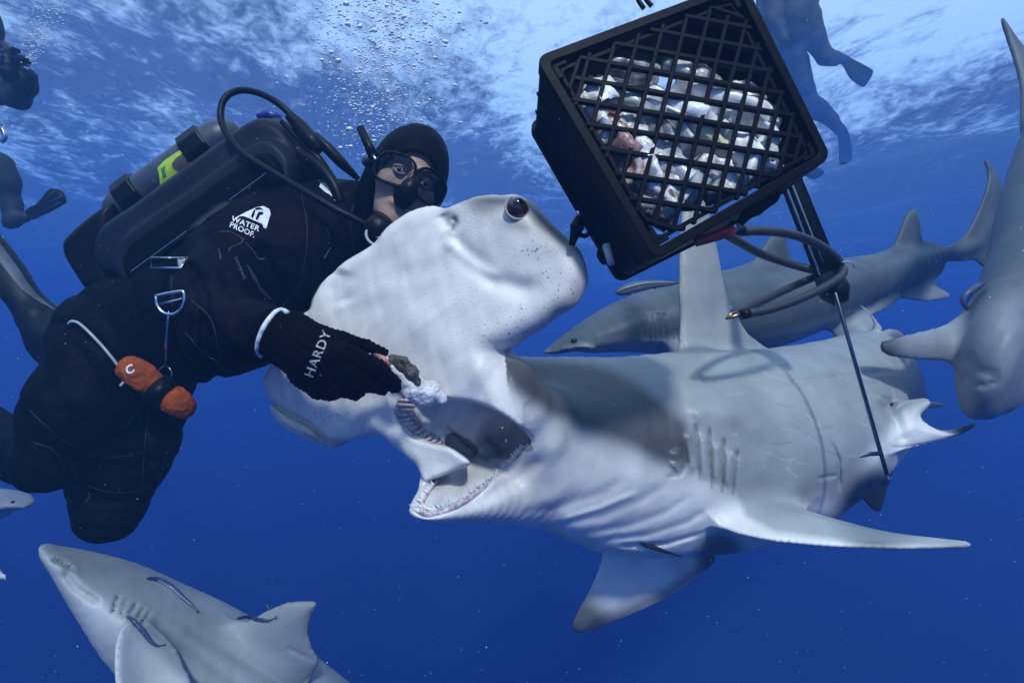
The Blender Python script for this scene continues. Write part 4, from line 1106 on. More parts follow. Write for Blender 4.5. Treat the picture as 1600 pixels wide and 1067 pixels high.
hose('shoulder_hose', [(470, 240, 1.46), (500, 262, 1.44), (522, 290, 1.43), (532, 318, 1.43)], .016, M['rubber'], rb)
def ring_(name, cx, cy, Y, r0, rt, m_, fw=(.2, -.95, .1), par=rb):
    fw = Vector(fw).normalized(); u = fw.orthogonal().normalized(); v_ = fw.cross(u); c = P(cx, cy, Y)
    mb = MB(); mb.tube([c + (u * math.cos(t) + v_ * math.sin(t)) * r0 for t in np.linspace(0, 2 * math.pi, 28, endpoint=False)], rt, n=8, closed=True, up=fw); return mb.build(name, m_, par, smooth=True)
mb = MB(); mb.tube([P(596, 345, 1.40), P(592, 358, 1.36), P(589, 366, 1.325)], [.028, .036, .034], n=24); mb.build('mouthpiece', M['rubber'], rb, smooth=True)
ring_('mouthpiece_ring', 590, 366, 1.325, .026, .0035, M['silver'])
mb = MB(); mb.tube([P(588, 370, 1.315), P(596, 374, 1.31)], .0035, n=8); mb.build('mouthpiece_lever', M['steel'], rb, smooth=True)
sl = [(205, 424), (260, 384), (340, 326), (425, 264)]
mb = MB(); mb.tube([P(x, y, 1.41) for x, y in sl], .0012, n=6); mb.build('edge_line', M['steel'], rb)

# ------------------------------------------------------------------ the bait
bt = empty('fish_bait', P(645, 600, 1.03)); tag(bt, 'torn piece of white fish with dark skin held over the upper jaw by the glove', 'bait')
def rough(fn, a=.002, f=300):
    def g(p):
        d = fn(p); return d + a * fnoise(p, f * .55, 3)
    return g
fl = cones([N(632, 588, 1.03, 13), N(646, 606, 1.04, 19), N(662, 620, 1.05, 15)], k=.01); fl2 = cones([N(650, 618, 1.045, 11), N(672, 612, 1.045, 14), N(690, 622, 1.05, 9)], k=.01)
fl3 = cones([N(585, 556, 1.03, 6), N(602, 564, 1.02, 8), N(618, 580, 1.02, 8)], k=.01)
me, v = sdf_mesh('flesh', rough(lambda p: smin(smin(fl(p), fl2(p), .008), fl3(p), .008), .0018, 420), (-.27, .95, -.16), (-.10, 1.13, .02), .0022)
fm = mat('white_fish_flesh', (.74, .72, .72), .4, var=.35, scale=70, bump=.9, bscale=180, dist=.003); M['fm'] = fm
link('flesh', me, fm, bt)
sk = cones([N(612, 562, 1.02, 9), N(630, 568, 1.015, 10), N(644, 582, 1.018, 10), N(652, 597, 1.02, 6)], k=.006)
me, v = sdf_mesh('fish_skin', rough(sk, .0016, 500), (-.24, .95, -.12), (-.13, 1.08, .02), .002)
M['fskin'] = mat('dark_fish_skin', (.07, .065, .05), .5, var=.9, scale=260, bump=1, bscale=300); link('fish_skin', me, M['fskin'], bt)
mb = MB(); mb.tube([P(585, 553, 1.01), P(598, 560, 1.0), P(610, 571, 1.0)], [.003, .006, .004], n=8); mb.build('red_meat', mat('raw_red_meat', (.42, .16, .13), .35, var=.5, scale=120, bump=.8), bt, smooth=True)
from mathutils import noise as mnoise
# ------------------------------------------------------------------ the crate of fish
CN = [P(835, 92, .86), P(1160, -30, .895), P(1298, 248, .885), P(1022, 409, .845), P(829, 203, 1.055), P(1074, 84, 1.09), P(1206, 320, 1.08), P(966, 440, 1.04)]
def CR(u, v, w):
    """u along the upper left edge, v down the side, w from the bottom (0) to the open top (1)"""
    f = lambda a, b, c, d: a * (1 - u) * (1 - v) + b * u * (1 - v) + c * u * v + d * (1 - u) * v
    return f(*CN[:4]) * (1 - w) + f(*CN[4:]) * w
kr = empty('milk_crate', CR(.5, .5, .5)); tag(kr, 'black plastic milk crate full of cut fish with its lattice bottom towards us', 'crate')
def cbox(mb, u0, u1, v0, v1, w0, w1): 
    vs = [CR(a, b, c) for a in (u0, u1) for b in (v0, v1) for c in (w0, w1)]
    mb.add(vs, [(0, 1, 3, 2), (4, 6, 7, 5), (0, 4, 5, 1), (2, 3, 7, 6), (0, 2, 6, 4), (1, 5, 7, 3)])
def cprism(mb, poly, w0, w1):
    n = len(poly); vs = [CR(a, b, w0) for a, b in poly] + [CR(a, b, w1) for a, b in poly]
    mb.add(vs, [tuple(range(n - 1, -1, -1)), tuple(range(n, 2 * n))] + [(i, (i + 1) % n, n + (i + 1) % n, n + i) for i in range(n)])
NB = 14; m_ = .055
LA = np.array([.0722, .0514]); LB_ = np.array([-.0677, .0749]); LO = np.array([.424, .172])
def clipline(kind, c):
    pts = []
    lo, hi = m_, 1 - m_
    for t in np.linspace(-16, 16, 3201):
        u, v = LO + (c * LA + t * LB_ if kind else t * LA + c * LB_)
        uu, vv = min(u, 1 - u), min(v, 1 - v)
        if lo <= u <= hi and lo <= v <= hi and uu + vv > .235: pts.append((u, v))
    return (pts[0], pts[-1]) if len(pts) > 12 else None
def clipline_old(kind, c):
    pts = []
    lo, hi = m_, 1 - m_
    for t in np.linspace(-1, 2, 1201):
        u, v = ((c + t) / 2, (c - t) / 2) if kind == 0 else ((t + c) / 2, (t - c) / 2)
        if lo <= u <= hi and lo <= v <= hi: pts.append((u, v))
    return (pts[0], pts[-1]) if len(pts) > 10 else None
for kind in (0, 1):
    for i in range(-16, 16):
        c = i + .5
        L = clipline(kind, c)
        if not L: continue
        (u0, v0), (u1, v1) = L; du, dv_ = (LB_ if kind == 0 else LA) * .108
        mb = MB(); cprism(mb, [(u0 - du, v0 - dv_), (u1 - du, v1 - dv_), (u1 + du, v1 + dv_), (u0 + du, v0 + dv_)], .010 + .003 * kind, .055 - .003 * kind)
        mb.build('lattice_bar', M['plastic'], kr, bevel=.0012)
r0 = .055
def rim(name, w0, w1, inner, outer=0.0, cr=.05, bev=.002):
    def rr(o, rad):
        pts = []
        for cx, cy, a0 in ((1 - o - rad, o + rad, -90), (1 - o - rad, 1 - o - rad, 0), (o + rad, 1 - o - rad, 90), (o + rad, o + rad, 180)):
            for k in range(5): a = R(a0 + 90 * k / 4); pts.append((cx + rad * math.cos(a), cy + rad * math.sin(a)))
        return pts
    A = rr(outer, cr); B_ = rr(inner, cr * .5); n = len(A); mb = MB()
    vs = [CR(*p, w0) for p in A] + [CR(*p, w0) for p in B_] + [CR(*p, w1) for p in A] + [CR(*p, w1) for p in B_]; fs = []
    for i in range(n):
        j = (i + 1) % n
        fs += [(i, j, n + j, n + i), (2 * n + j, 2 * n + i, 3 * n + i, 3 * n + j), (j, i, 2 * n + i, 2 * n + j), (n + i, n + j, 3 * n + j, 3 * n + i)]
    mb.add(vs, fs); return mb.build(name, M['plastic'], kr, bevel=bev)
rim('bottom_rim', -.02, .11, .045)
rim('inner_rib', .03, .10, .085, .066, cr=.04, bev=.001)
rim('wall_shell', .11, .90, .016, .004, cr=.05)
rim('top_rim', .90, 1.0, .03, -.012, cr=.055)
# stiffening ribs on the outside walls and corner gussets in the bottom
for s in range(1, 8):
    t = s / 8
    for (u0, u1, v0, v1) in ((.002, .006, t - .008, t + .008), (t - .008, t + .008, .994, .999)):
        mb = MB(); cbox(mb, u0, u1, v0, v1, .12, .88); mb.build('wall_rib', M['plastic'], kr, bevel=.001)
for w in (.36, .62):
    mb = MB(); cbox(mb, .0015, .006, .03, .97, w - .02, w + .02); mb.build('wall_rib', M['plastic'], kr, bevel=.001)
    mb = MB(); cbox(mb, .03, .97, .994, .9995, w - .02, w + .02); mb.build('wall_rib', M['plastic'], kr, bevel=.001)
for (cu, cv) in ((0, 0), (1, 0), (1, 1), (0, 1)):
    su = 1 if cu == 0 else -1; sv = 1 if cv == 0 else -1
    g = lambda a, b: (cu + su * a, cv + sv * b)
    for q in ([(.066, .165), (.165, .066), (.19, .066), (.066, .19)], [(.05, .05), (.075, .05), (.075, .12), (.05, .12)], [(.05, .05), (.12, .05), (.12, .068), (.05, .068)]):
        mb = MB(); cprism(mb, [g(*x) for x in q], .006, .066); mb.build('corner_gusset', M['plastic'], kr, bevel=.001)
mb = MB(); mb.tube([P(940, 402, 1.02), P(962, 392, 1.03)], [.015, .012], n=12); mb.build('handle_stub', M['plastic'], kr, smooth=True)
mb = MB(); mb.tube([P(948, 385, .98), P(955, 412, .955)], [.008, .006], n=12); mb.build('pin', M['silver'], kr, smooth=True)

# cut fish in the crate
def fish_mat(name, cols, sc=18):
    n = NT(name); b = n.n('ShaderNodeBsdfPrincipled'); n.l(b.outputs[0], n.out.inputs[0]); tc = n.n('ShaderNodeTexCoord')
    z = n.n('ShaderNodeTexNoise'); z.inputs['Scale'].default_value = sc; z.inputs['Detail'].default_value = 8; z.inputs['Distortion'].default_value = 1.5; n.l(tc.outputs['Object'], z.inputs['Vector'])
    r = n.n('ShaderNodeValToRGB'); n.l(z.outputs[0], r.inputs[0]); e = r.color_ramp.elements
    e[0].position = .34; e[0].color = (*cols[0], 1); e[1].position = .68; e[1].color = (*cols[-1], 1)
    for i, c in enumerate(cols[1:-1]): x = e.new(.34 + .34 * (i + 1) / (len(cols) - 1)); x.color = (*c, 1)
    n.l(r.outputs[0], b.inputs['Base Color']); b.inputs['Roughness'].default_value = .25
    bp = n.n('ShaderNodeBump'); bp.inputs['Strength'].default_value = .8; bp.inputs['Distance'].default_value = .004; n.l(z.outputs[0], bp.inputs['Height']); n.l(bp.outputs[0], b.inputs['Normal']); return n.m
FM = {'white': fish_mat('pale_fish_belly', [(.60, .61, .60), (.85, .85, .82), (.92, .92, .90)], 22), 'pink': fish_mat('raw_fish_meat', [(.16, .06, .055), (.34, .19, .17), (.62, .52, .48)], 34),
      'grey': fish_mat('grey_fish_skin', [(.09, .095, .10), (.42, .43, .43), (.80, .80, .76)], 14), 'pale': fish_mat('torn_white_flesh', [(.36, .33, .30), (.78, .76, .72), (.90, .90, .88)], 40), 'yellow': fish_mat('yellow_tail_skin', [(.45, .48, .10), (.70, .70, .45), (.8, .8, .76)], 20)}
LB = {'white': ('fish_piece', 'smooth white fish belly %s', 'fish'), 'pink': ('fish_piece', 'raw reddish fish meat %s', 'fish'), 'grey': ('fish_piece', 'grey skinned fish section %s', 'fish'), 'pale': ('fish_piece', 'ragged torn white fish flesh %s', 'fish'), 'yellow': ('fish_piece', 'fish flank with a yellow stripe %s', 'fish')}
def chunk(kind, where, nodes, flat=.6, seed=0, a=.003, f=110, names=None):
    nd = []
    for u, v, w, r in nodes:
        r *= 1.12; mg = .05 + r / .36; nd.append((*CR(min(max(u, mg), 1 - mg), min(max(v, mg), 1 - mg), max(w * .5, .095 + r * .74 / .20)), r)); cf = crm(nd, 9); rg = random.Random(seed)
    mb = MB(); n = 30; ph = rg.uniform(0, 6)
    mb.tube([c[:3] for c in cf], [max(.004, c[3]) for c in cf], n=n, flat=flat, up=(rg.uniform(-1, 1), 1, rg.uniform(-1, 1)))
    c0 = CR(*nodes[0][:3])
    for i, q in enumerate(mb.v):
        k = i % n; th_ = 2 * math.pi * k / n; s = (math.sin(th_ * 3 + ph + i // n * .21) + .6 * math.sin(th_ * 5 - i // n * .33)) * a * .7 + math.sin((q[0] + q[2]) * f + ph + 2 * math.sin(q[2] * f * .6)) * a * .6
        ctr = Vector(cf[i // n][:3]); d = (Vector(q) - ctr); s += (mnoise.noise(Vector(q) * 75) * .010 + mnoise.noise(Vector(q) * 190) * .005) * (.6 if a > .003 else .22); mb.v[i] = tuple(Vector(q) + d.normalized() * s)
    nm, lb, ct = LB[kind]; e = nodes
    o = mb.build(nm, FM[kind], None, smooth=True); tag(o, lb % where, ct, 'cut fish in the milk crate'); return o
chunk('white', 'lying lowest right inside the crate', [(.88, .70, .30, .012), (.80, .80, .26, .040), (.70, .86, .26, .045), (.58, .93, .34, .02)], .5, 1)
chunk('white', 'with tapering tip near the bottom right edge of the crate', [(.66, .55, .34, .02), (.70, .68, .24, .048), (.78, .86, .18, .035), (.80, .97, .16, .008)], .55, 2)
chunk('white', 'in the middle of the crate', [(.42, .26, .40, .02), (.50, .42, .32, .055), (.60, .55, .28, .055), (.66, .66, .30, .03)], .5, 3)
chunk('white', 'running right of the middle of the crate', [(.62, .36, .42, .015), (.70, .50, .32, .032), (.84, .62, .28, .032), (.95, .72, .30, .012)], .5, 4)
chunk('grey', 'across the upper middle of the crate', [(.22, .16, .36, .02), (.34, .24, .26, .04), (.40, .40, .22, .042), (.40, .58, .26, .03)], .55, 5)
chunk('yellow', 'beside the white bellies in the crate', [(.44, .40, .26, .012), (.54, .52, .20, .024), (.60, .64, .20, .02), (.62, .74, .22, .01)], .5, 6)
chunk('pale', 'in the left corner of the crate', [(.06, .14, .34, .03), (.10, .22, .24, .045), (.18, .26, .20, .045), (.28, .24, .26, .02)], .75, 7, a=.006, f=190)
chunk('pink', 'along the lower left wall of the crate', [(.12, .32, .24, .03), (.18, .42, .20, .045), (.18, .56, .20, .045), (.12, .68, .24, .03)], .7, 8, a=.005, f=160)
chunk('pink', 'near the bottom corner of the crate', [(.14, .64, .22, .03), (.22, .74, .20, .042), (.26, .86, .22, .03)], .7, 9, a=.005, f=160)
chunk('grey', 'above the bottom corner of the crate', [(.34, .60, .30, .03), (.38, .74, .24, .045), (.42, .88, .26, .035)], .7, 10)
chunk('grey', 'between the red meat and the white bellies', [(.30, .46, .34, .03), (.34, .58, .30, .05), (.30, .72, .36, .04)], .7, 11)
chunk('pale', 'tucked behind the red meat in the crate', [(.22, .34, .42, .03), (.28, .48, .40, .045), (.22, .66, .42, .04), (.30, .84, .40, .03)], .8, 12, a=.006, f=180)
chunk('grey', 'deep at the upper right inside the crate', [(.60, .14, .70, .015), (.70, .24, .66, .03), (.80, .40, .62, .02)], .6, 13)
chunk('pale', 'deep by the right wall of the crate', [(.80, .40, .5, .012), (.88, .52, .45, .022), (.93, .64, .42, .012)], .6, 14, a=.004)

XP = [('grey', 'fin end crossing the upper lattice of the crate', [(.30, .10, .2, .012), (.40, .18, .2, .02), (.50, .24, .2, .012)], .5), ('white', 'narrow strip right of the crate centre', [(.56, .30, .2, .012), (.64, .42, .2, .02), (.70, .56, .2, .016)], .5),
      ('pale', 'shredded edge of the pile below the crate centre', [(.44, .70, .2, .02), (.52, .80, .2, .028), (.48, .92, .2, .02)], .7), ('white', 'flat belly flap touching the lattice at the crate centre', [(.36, .34, .15, .016), (.44, .46, .15, .028), (.46, .60, .15, .018)], .35),
      ('pink', 'dark red strip left of the crate centre', [(.22, .40, .15, .014), (.28, .52, .15, .022), (.26, .66, .15, .014)], .5), ('grey', 'silvery flank with dark back left of the centre', [(.30, .30, .2, .018), (.36, .48, .2, .028), (.34, .70, .2, .02)], .45),
      ('white', 'smooth curved flap at the right end of the pile', [(.80, .62, .15, .014), (.84, .74, .15, .026), (.78, .86, .15, .014)], .45), ('pale', 'torn lump above the red meat', [(.12, .22, .15, .018), (.16, .34, .15, .026), (.10, .44, .15, .018)], .8)]
for i, (k_, wh, nd_, fl_) in enumerate(XP): chunk(k_, wh, nd_, fl_, 40 + i, a=.004 if k_ in ('pale', 'pink') else .002, f=170)
# snap hooks and straps of the crate
def snap(label, pts, loop, ring, Y):
    t = empty('snap_hook', P(*pts[0], Y)); tag(t, label, 'clip')
    q = crm(pts, 4); mb = MB(); mb.tube([P(x, y, Y) for x, y in q], list(np.interp(np.linspace(0, 1, len(q)), [0, .25, .5, .8, 1], [.006, .010, .013, .008, .005])), n=10, flat=.6); mb.build('shank', M['rubber'], t, smooth=True)
    mb = MB(); mb.tube([P(x, y, Y) for x, y in crm(loop, 5)], .0042, n=8); mb.build('gate', M['rubber'], t, smooth=True)
    mb = MB(); mb.tube([P(x, y, Y) for x, y in ring], .004, n=8); mb.build('swivel', M['steel'], t, smooth=True)
snap('black snap hook dangling from the left side of the crate beside the shark eye', [(905, 338), (903, 350), (900, 360), (893, 384)], [(910, 335), (918, 348), (921, 362), (914, 369), (904, 366)], [(904, 330), (905, 338)], .97)
snap('large black snap hook under the lower right edge of the crate', [(1156, 350), (1168, 334), (1182, 325), (1196, 318), (1210, 308)], [(1190, 322), (1208, 316), (1216, 302), (1208, 292)], [(1142, 346), (1152, 362)], .92)
rs = MB(); rs.tube([P(x, y, .90) for x, y in crm([(1086, 378), (1105, 373), (1125, 367), (1147, 358)], 5)], .008, n=10, flat=.5); o = rs.build('strap', M['red'], None, smooth=True); tag(o, 'short red strap under the lower right rim of the crate', 'strap')
for i, (a, b) in enumerate((((993, -12), (1006, 14)), ((1003, -14), (1018, 10)))):
    mb = MB(); mb.tube([P(x, y, .93) for x, y in crm([a, ((a[0] + b[0]) / 2 - 2, (a[1] + b[1]) / 2), b], 4)], .004, n=8); o = mb.build('rope', M['rubber'], None, smooth=True); tag(o, ('dark rope hanging over the top edge of the crate, left strand', 'dark rope hanging over the top edge of the crate, right strand')[i], 'rope')

# ------------------------------------------------------------------ speargun
sg = empty('speargun', P(1270, 380, 1.518)); tag(sg, 'black speargun with grey rubber band loops pointing down behind the crate', 'speargun')
def along(a, b, t): return Vector(a) * (1 - t) + Vector(b) * t
b0, b1 = P(1100, -60, 2.070), P(1304, 456, 1.435)
mb = MB(); mb.tube([b0, along(b0, b1, .5), b1], [.029, .029, .029], n=28); mb.build('barrel', M['plastic'], sg, smooth=True)
side = Vector((-.025, -.016, -.008))
mb = MB(); mb.tube([b0 + side, b1 + side], .0030, n=8); mb.build('rail', M['steel'], sg, smooth=True)
sh0 = b0 + side * .6 + Vector((.001, -.019, 0)); sh1 = b1 + side * .5 + Vector((0, -.016, 0)); tipp = P(1386, 742, 1.359)
mb = MB(); mb.tube([sh0, sh1, tipp], .0048, n=10); shaft = mb.build('shaft', M['steel2'] if 'steel2' in M else mat('dark_steel', (.16, .16, .18), .3, metal=1), sg, smooth=True)
mb = MB(); mb.tube([tipp, P(1390, 758, 1.352)], [.0050, .0008], n=10); mb.build('spear_tip', mat('blued_steel', (.03, .04, .09), .4, metal=.6), sg, smooth=True)
mb = MB(); mb.tube([P(1377, 708, 1.359), P(1360, 709, 1.352), P(1343, 715, 1.345)], [.0055, .0052, .001], n=8, flat=.5); mb.build('flopper', bpy.data.materials['blued_steel'], sg, smooth=True)
ta, tb = along(b0, b1, .722), along(b0, b1, .745); mb = MB(); mb.tube([ta, tb], .0302, n=28); mb.build('tape', M['silver'], sg, smooth=True)
mb = MB(); mb.tube([along(b0, b1, .97), b1, b1 + Vector((.008, -.014, -.028))], [.033, .037, .019], n=20); mb.build('muzzle', M['rubber'], sg, smooth=True)
M['band'] = mat('grey_rubber_tube', (.020, .020, .023), .5, var=.35, scale=40, bump=.3, bscale=90)
hose('rubber_band', [(1158, 362, 1.283), (1190, 361, 1.297), (1230, 365, 1.339), (1268, 377, 1.380), (1296, 394, 1.408), (1312, 412, 1.435), (1304, 424, 1.463), (1272, 422, 1.490), (1230, 411, 1.490), (1190, 397, 1.463), (1160, 381, 1.408), (1134, 366, 1.339)], .0108, M['band'], sg)
hose('rubber_band', [(1168, 490, 1.283), (1200, 484, 1.297), (1240, 471, 1.325), (1280, 453, 1.352), (1310, 435, 1.380), (1318, 422, 1.421), (1306, 420, 1.477), (1280, 430, 1.504), (1240, 447, 1.490), (1200, 466, 1.435), (1165, 483, 1.366), (1146, 491, 1.297)], .0104, M['band'], sg)
for q in (((1160, 361, 1.283), (1148, 358, 1.276)), ((1170, 489, 1.283), (1158, 492, 1.281))):
    mb = MB(); mb.tube([P(*q[0]), P(*q[1])], [.013, .0118], n=14); mb.build('band_end', M['rubber'], sg, smooth=True)
mb = MB(); mb.tube([P(1160, 490, 1.283), P(1148, 494, 1.283), P(1134, 498, 1.283)], [.0042, .0055, .0028], n=8); mb.tube([P(1150, 488, 1.290), P(1142, 490, 1.290), P(1136, 497, 1.283)], [.0028, .0042, .0028], n=8); mb.build('wishbone', M['gold'], sg, smooth=True)
mb = MB(); mb.tube([P(x, y, 1.421) for x, y in crm([(1310, 411), (1322, 409), (1332, 411), (1335, 419)], 4)], .0018, n=6); mb.build('line_hook', M['steel'], sg, smooth=True)

# ------------------------------------------------------------------ the other sharks
def px_shark(name, label, kind, spine, fins, h, lo, hi, col, details=(), extra=None, up=(0, 0, 1), k=4, disp=None):
    body = loft(spine, k=k, up=up)
    fs = [plate(PA(f[0]), f[1], f[2], e=f[3] if len(f) > 3 else .004) for f in fins]
    ex = extra or []
    def fn(p):
        d = body(p)
        for q in fs: d = smin(d, q(p), .05)
        for q, kk in ex: d = smin(d, q(p), kk)
        near = np.nonzero(np.abs(d) < .05)[0]
        if len(near) and details:
            px, py = proj(p[near]); dd = d[near]
            for poly, w_, a_ in details:
                r, t = seg_px(px, py, poly); dd = dd + a_ * np.exp(-(r / w_) ** 2)
            d[near] = dd
        return d
    t = empty(name, Vector(spine[len(spine) // 2][:3])); tag(t, label, 'shark')
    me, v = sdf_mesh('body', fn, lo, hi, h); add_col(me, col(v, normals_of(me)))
    o = link('body', me, M['shark_far'], t); return t, o, bvh_of(me)
def simple_eye(t, x, y, b, r):
    p = drop([b], x, y, 0)
    if p is None: return
    mb = MB(); vs = []; fs = []; n = 8
    for i in range(n + 1):
        for j in range(2 * n): a = math.pi * i / n; c = math.pi * j / n; vs.append(p + Vector((math.sin(a) * math.cos(c), math.sin(a) * math.sin(c), math.cos(a))) * r)
    for i in range(n):
        for j in range(2 * n): fs.append((i * 2 * n + j, i * 2 * n + (j + 1) % (2 * n), (i + 1) * 2 * n + (j + 1) % (2 * n), (i + 1) * 2 * n + j))
    mb.add(vs, fs); mb.build('eye', M['eyed'], t, smooth=True)
def two_tone(limx, limy, top, bot, soft=14):
    def f(v, nor):
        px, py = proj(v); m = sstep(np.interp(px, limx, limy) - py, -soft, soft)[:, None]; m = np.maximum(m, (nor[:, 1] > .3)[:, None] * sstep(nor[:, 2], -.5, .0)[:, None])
        return np.array(top)[None] * m + np.array(bot)[None] * (1 - m)
    return f
# 1: big shark crossing behind on the right, heading left
Y1 = 3.1
t1, o1, B1 = px_shark('lemon_shark', 'large grey shark crossing behind the speargun with its tail on the right', 'shark',
    [L3(858, 549, 2.75, 3, 3, .03), L3(885, 541, 2.78, 14, 10, .09), L3(930, 525, 2.82, 27, 24, .16), L3(990, 506, 2.9, 41, 42, .23), L3(1060, 492, 3.0, 50, 62, .28), L3(1160, 478, 3.1, 58, 74, .30), L3(1240, 462, 3.2, 46, 66, .27),
     L3(1320, 440, 3.3, 36, 50, .21), L3(1400, 418, 3.4, 26, 32, .14), L3(1450, 402, 3.46, 16, 20, .09), L3(1490, 392, 3.5, 9, 10, .05), L3(1525, 380, 3.55, 7, 7, .03), L3(1540, 350, 3.58, 4, 4, .02)],
    [([(1120, 440, 3.05), (1150, 425, 3.06), (1180, 405, 3.08), (1196, 378, 3.1), (1210, 368, 3.1), (1226, 370, 3.12), (1230, 385, 3.12), (1238, 420, 3.15), (1250, 430, 3.18), (1220, 450, 3.15)], .018, .12),
     ([(1376, 405, 3.38), (1395, 388, 3.38), (1405, 360, 3.4), (1416, 338, 3.4), (1426, 328, 3.42), (1434, 336, 3.42), (1438, 365, 3.42), (1442, 376, 3.43), (1462, 384, 3.46), (1446, 396, 3.45), (1410, 410, 3.4)], .014, .10),
     ([(1375, 440, 3.38), (1400, 462, 3.38), (1425, 468, 3.4), (1450, 470, 3.42), (1482, 464, 3.44), (1478, 456, 3.44), (1462, 447, 3.44), (1460, 438, 3.44), (1472, 420, 3.45), (1440, 412, 3.42)], .014, .10),
     ([(1494, 385, 3.5), (1512, 362, 3.52), (1530, 325, 3.55), (1543, 290, 3.58), (1545, 270, 3.6), (1536, 250, 3.62), (1556, 268, 3.62), (1563, 290, 3.62), (1562, 330, 3.6), (1556, 365, 3.58), (1550, 400, 3.57), (1541, 417, 3.56), (1520, 406, 3.55), (1500, 408, 3.52), (1486, 402, 3.5)], .012, .09),
     ([(1300, 480, 3.25), (1320, 492, 3.2), (1345, 494, 3.2), (1375, 486, 3.22), (1405, 466, 3.26), (1395, 462, 3.28), (1350, 466, 3.3)], .013, .08),
     ([(1295, 505, 3.2), (1310, 530, 3.15), (1340, 532, 3.1), (1368, 524, 3.1), (1372, 505, 3.12), (1345, 490, 3.2), (1310, 488, 3.2)], .013, .08),
     ([(1035, 535, 2.85), (1050, 530, 2.75), (1090, 560, 2.6), (1120, 600, 2.5), (1100, 610, 2.5), (1060, 575, 2.65)], .016, .08)],
    .009, (.1, 2.3, -.6), (3.2, 3.9, 1.2), two_tone([850, 900, 960, 1040, 1160, 1300, 1450, 1600], [556, 543, 532, 528, 540, 500, 450, 460], (.085, .095, .095), (.36, .37, .36)),
    details=[([(1005 + i * 8, 492), (1007 + i * 8, 528)], 2.6, .006) for i in range(5)] + [([(875, 556), (900, 550), (922, 556)], 2.5, .016), ([(880, 544), (905, 541), (925, 544)], 4, -.008)])
simple_eye(t1, 897, 532, B1, .016)
# 2: shark at the right edge, seen from below as it turns
t2, o2, B2 = px_shark('reef_shark', 'grey shark turning at the right edge of the view with one fin stretched left', 'shark',
    [L3(1545, 596, 1.75, 8, 12, .10), L3(1560, 560, 1.8, 40, 48, .20), L3(1600, 500, 1.95, 62, 70, .22), L3(1625, 410, 2.15, 66, 66, .22), L3(1632, 320, 2.35, 56, 56, .19), L3(1640, 230, 2.6, 40, 40, .15), L3(1650, 150, 2.8, 22, 22, .09), L3(1655, 90, 2.95, 12, 12, .04)],
    [([(1620, 420, 2.0), (1580, 458, 1.95), (1540, 480, 1.9), (1480, 508, 1.82), (1420, 524, 1.76), (1382, 534, 1.72), (1376, 544, 1.72), (1388, 554, 1.72), (1430, 560, 1.75), (1490, 560, 1.8), (1540, 548, 1.86), (1600, 545, 1.9), (1640, 500, 1.95)], .020, .10),
     ([(1567, 28, 3.0), (1574, 60, 2.98), (1586, 96, 2.95), (1596, 140, 2.9), (1600, 210, 2.8), (1660, 230, 2.8), (1680, 160, 2.9), (1640, 100, 2.95), (1596, 80, 3.0)], .02, .10)],
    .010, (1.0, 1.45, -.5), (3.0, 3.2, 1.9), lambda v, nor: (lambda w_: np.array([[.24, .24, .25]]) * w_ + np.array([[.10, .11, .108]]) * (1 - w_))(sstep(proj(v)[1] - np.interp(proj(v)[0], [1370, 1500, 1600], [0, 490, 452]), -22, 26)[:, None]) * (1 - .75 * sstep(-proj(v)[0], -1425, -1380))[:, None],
    details=[([(1512, 590), (1522, 600), (1540, 602), (1556, 596)], 4, .004), ([(1510, 560), (1530, 580), (1550, 584)], 8, .004)], up=(1, 0, .3))
for i in range(3):
    o = MB(); o.tube([P(x, y, 1.86 - i * .015) for x, y in crm([(1540 - i * 6, 442 + i * 4), (1520 - i * 5, 452 + i * 4), (1508 - i * 1, 470 + i * 2), (1510 + i * 4, 486 + i)], 5)], list(np.interp(np.linspace(0, 1, 16), [0, .2, .6, 1], [.003, .012, .011, .003])), n=10, flat=.8)
    q = o.build('remora', M['remora'] if 'remora' in M else M['rubber'], None, smooth=True); tag(q, ('dark striped remora clinging to the right edge shark, outermost of three', 'dark remora clinging to the right edge shark, middle of three', 'dark remora clinging to the right edge shark, innermost of three')[i], 'remora', 'remoras on the right edge shark')
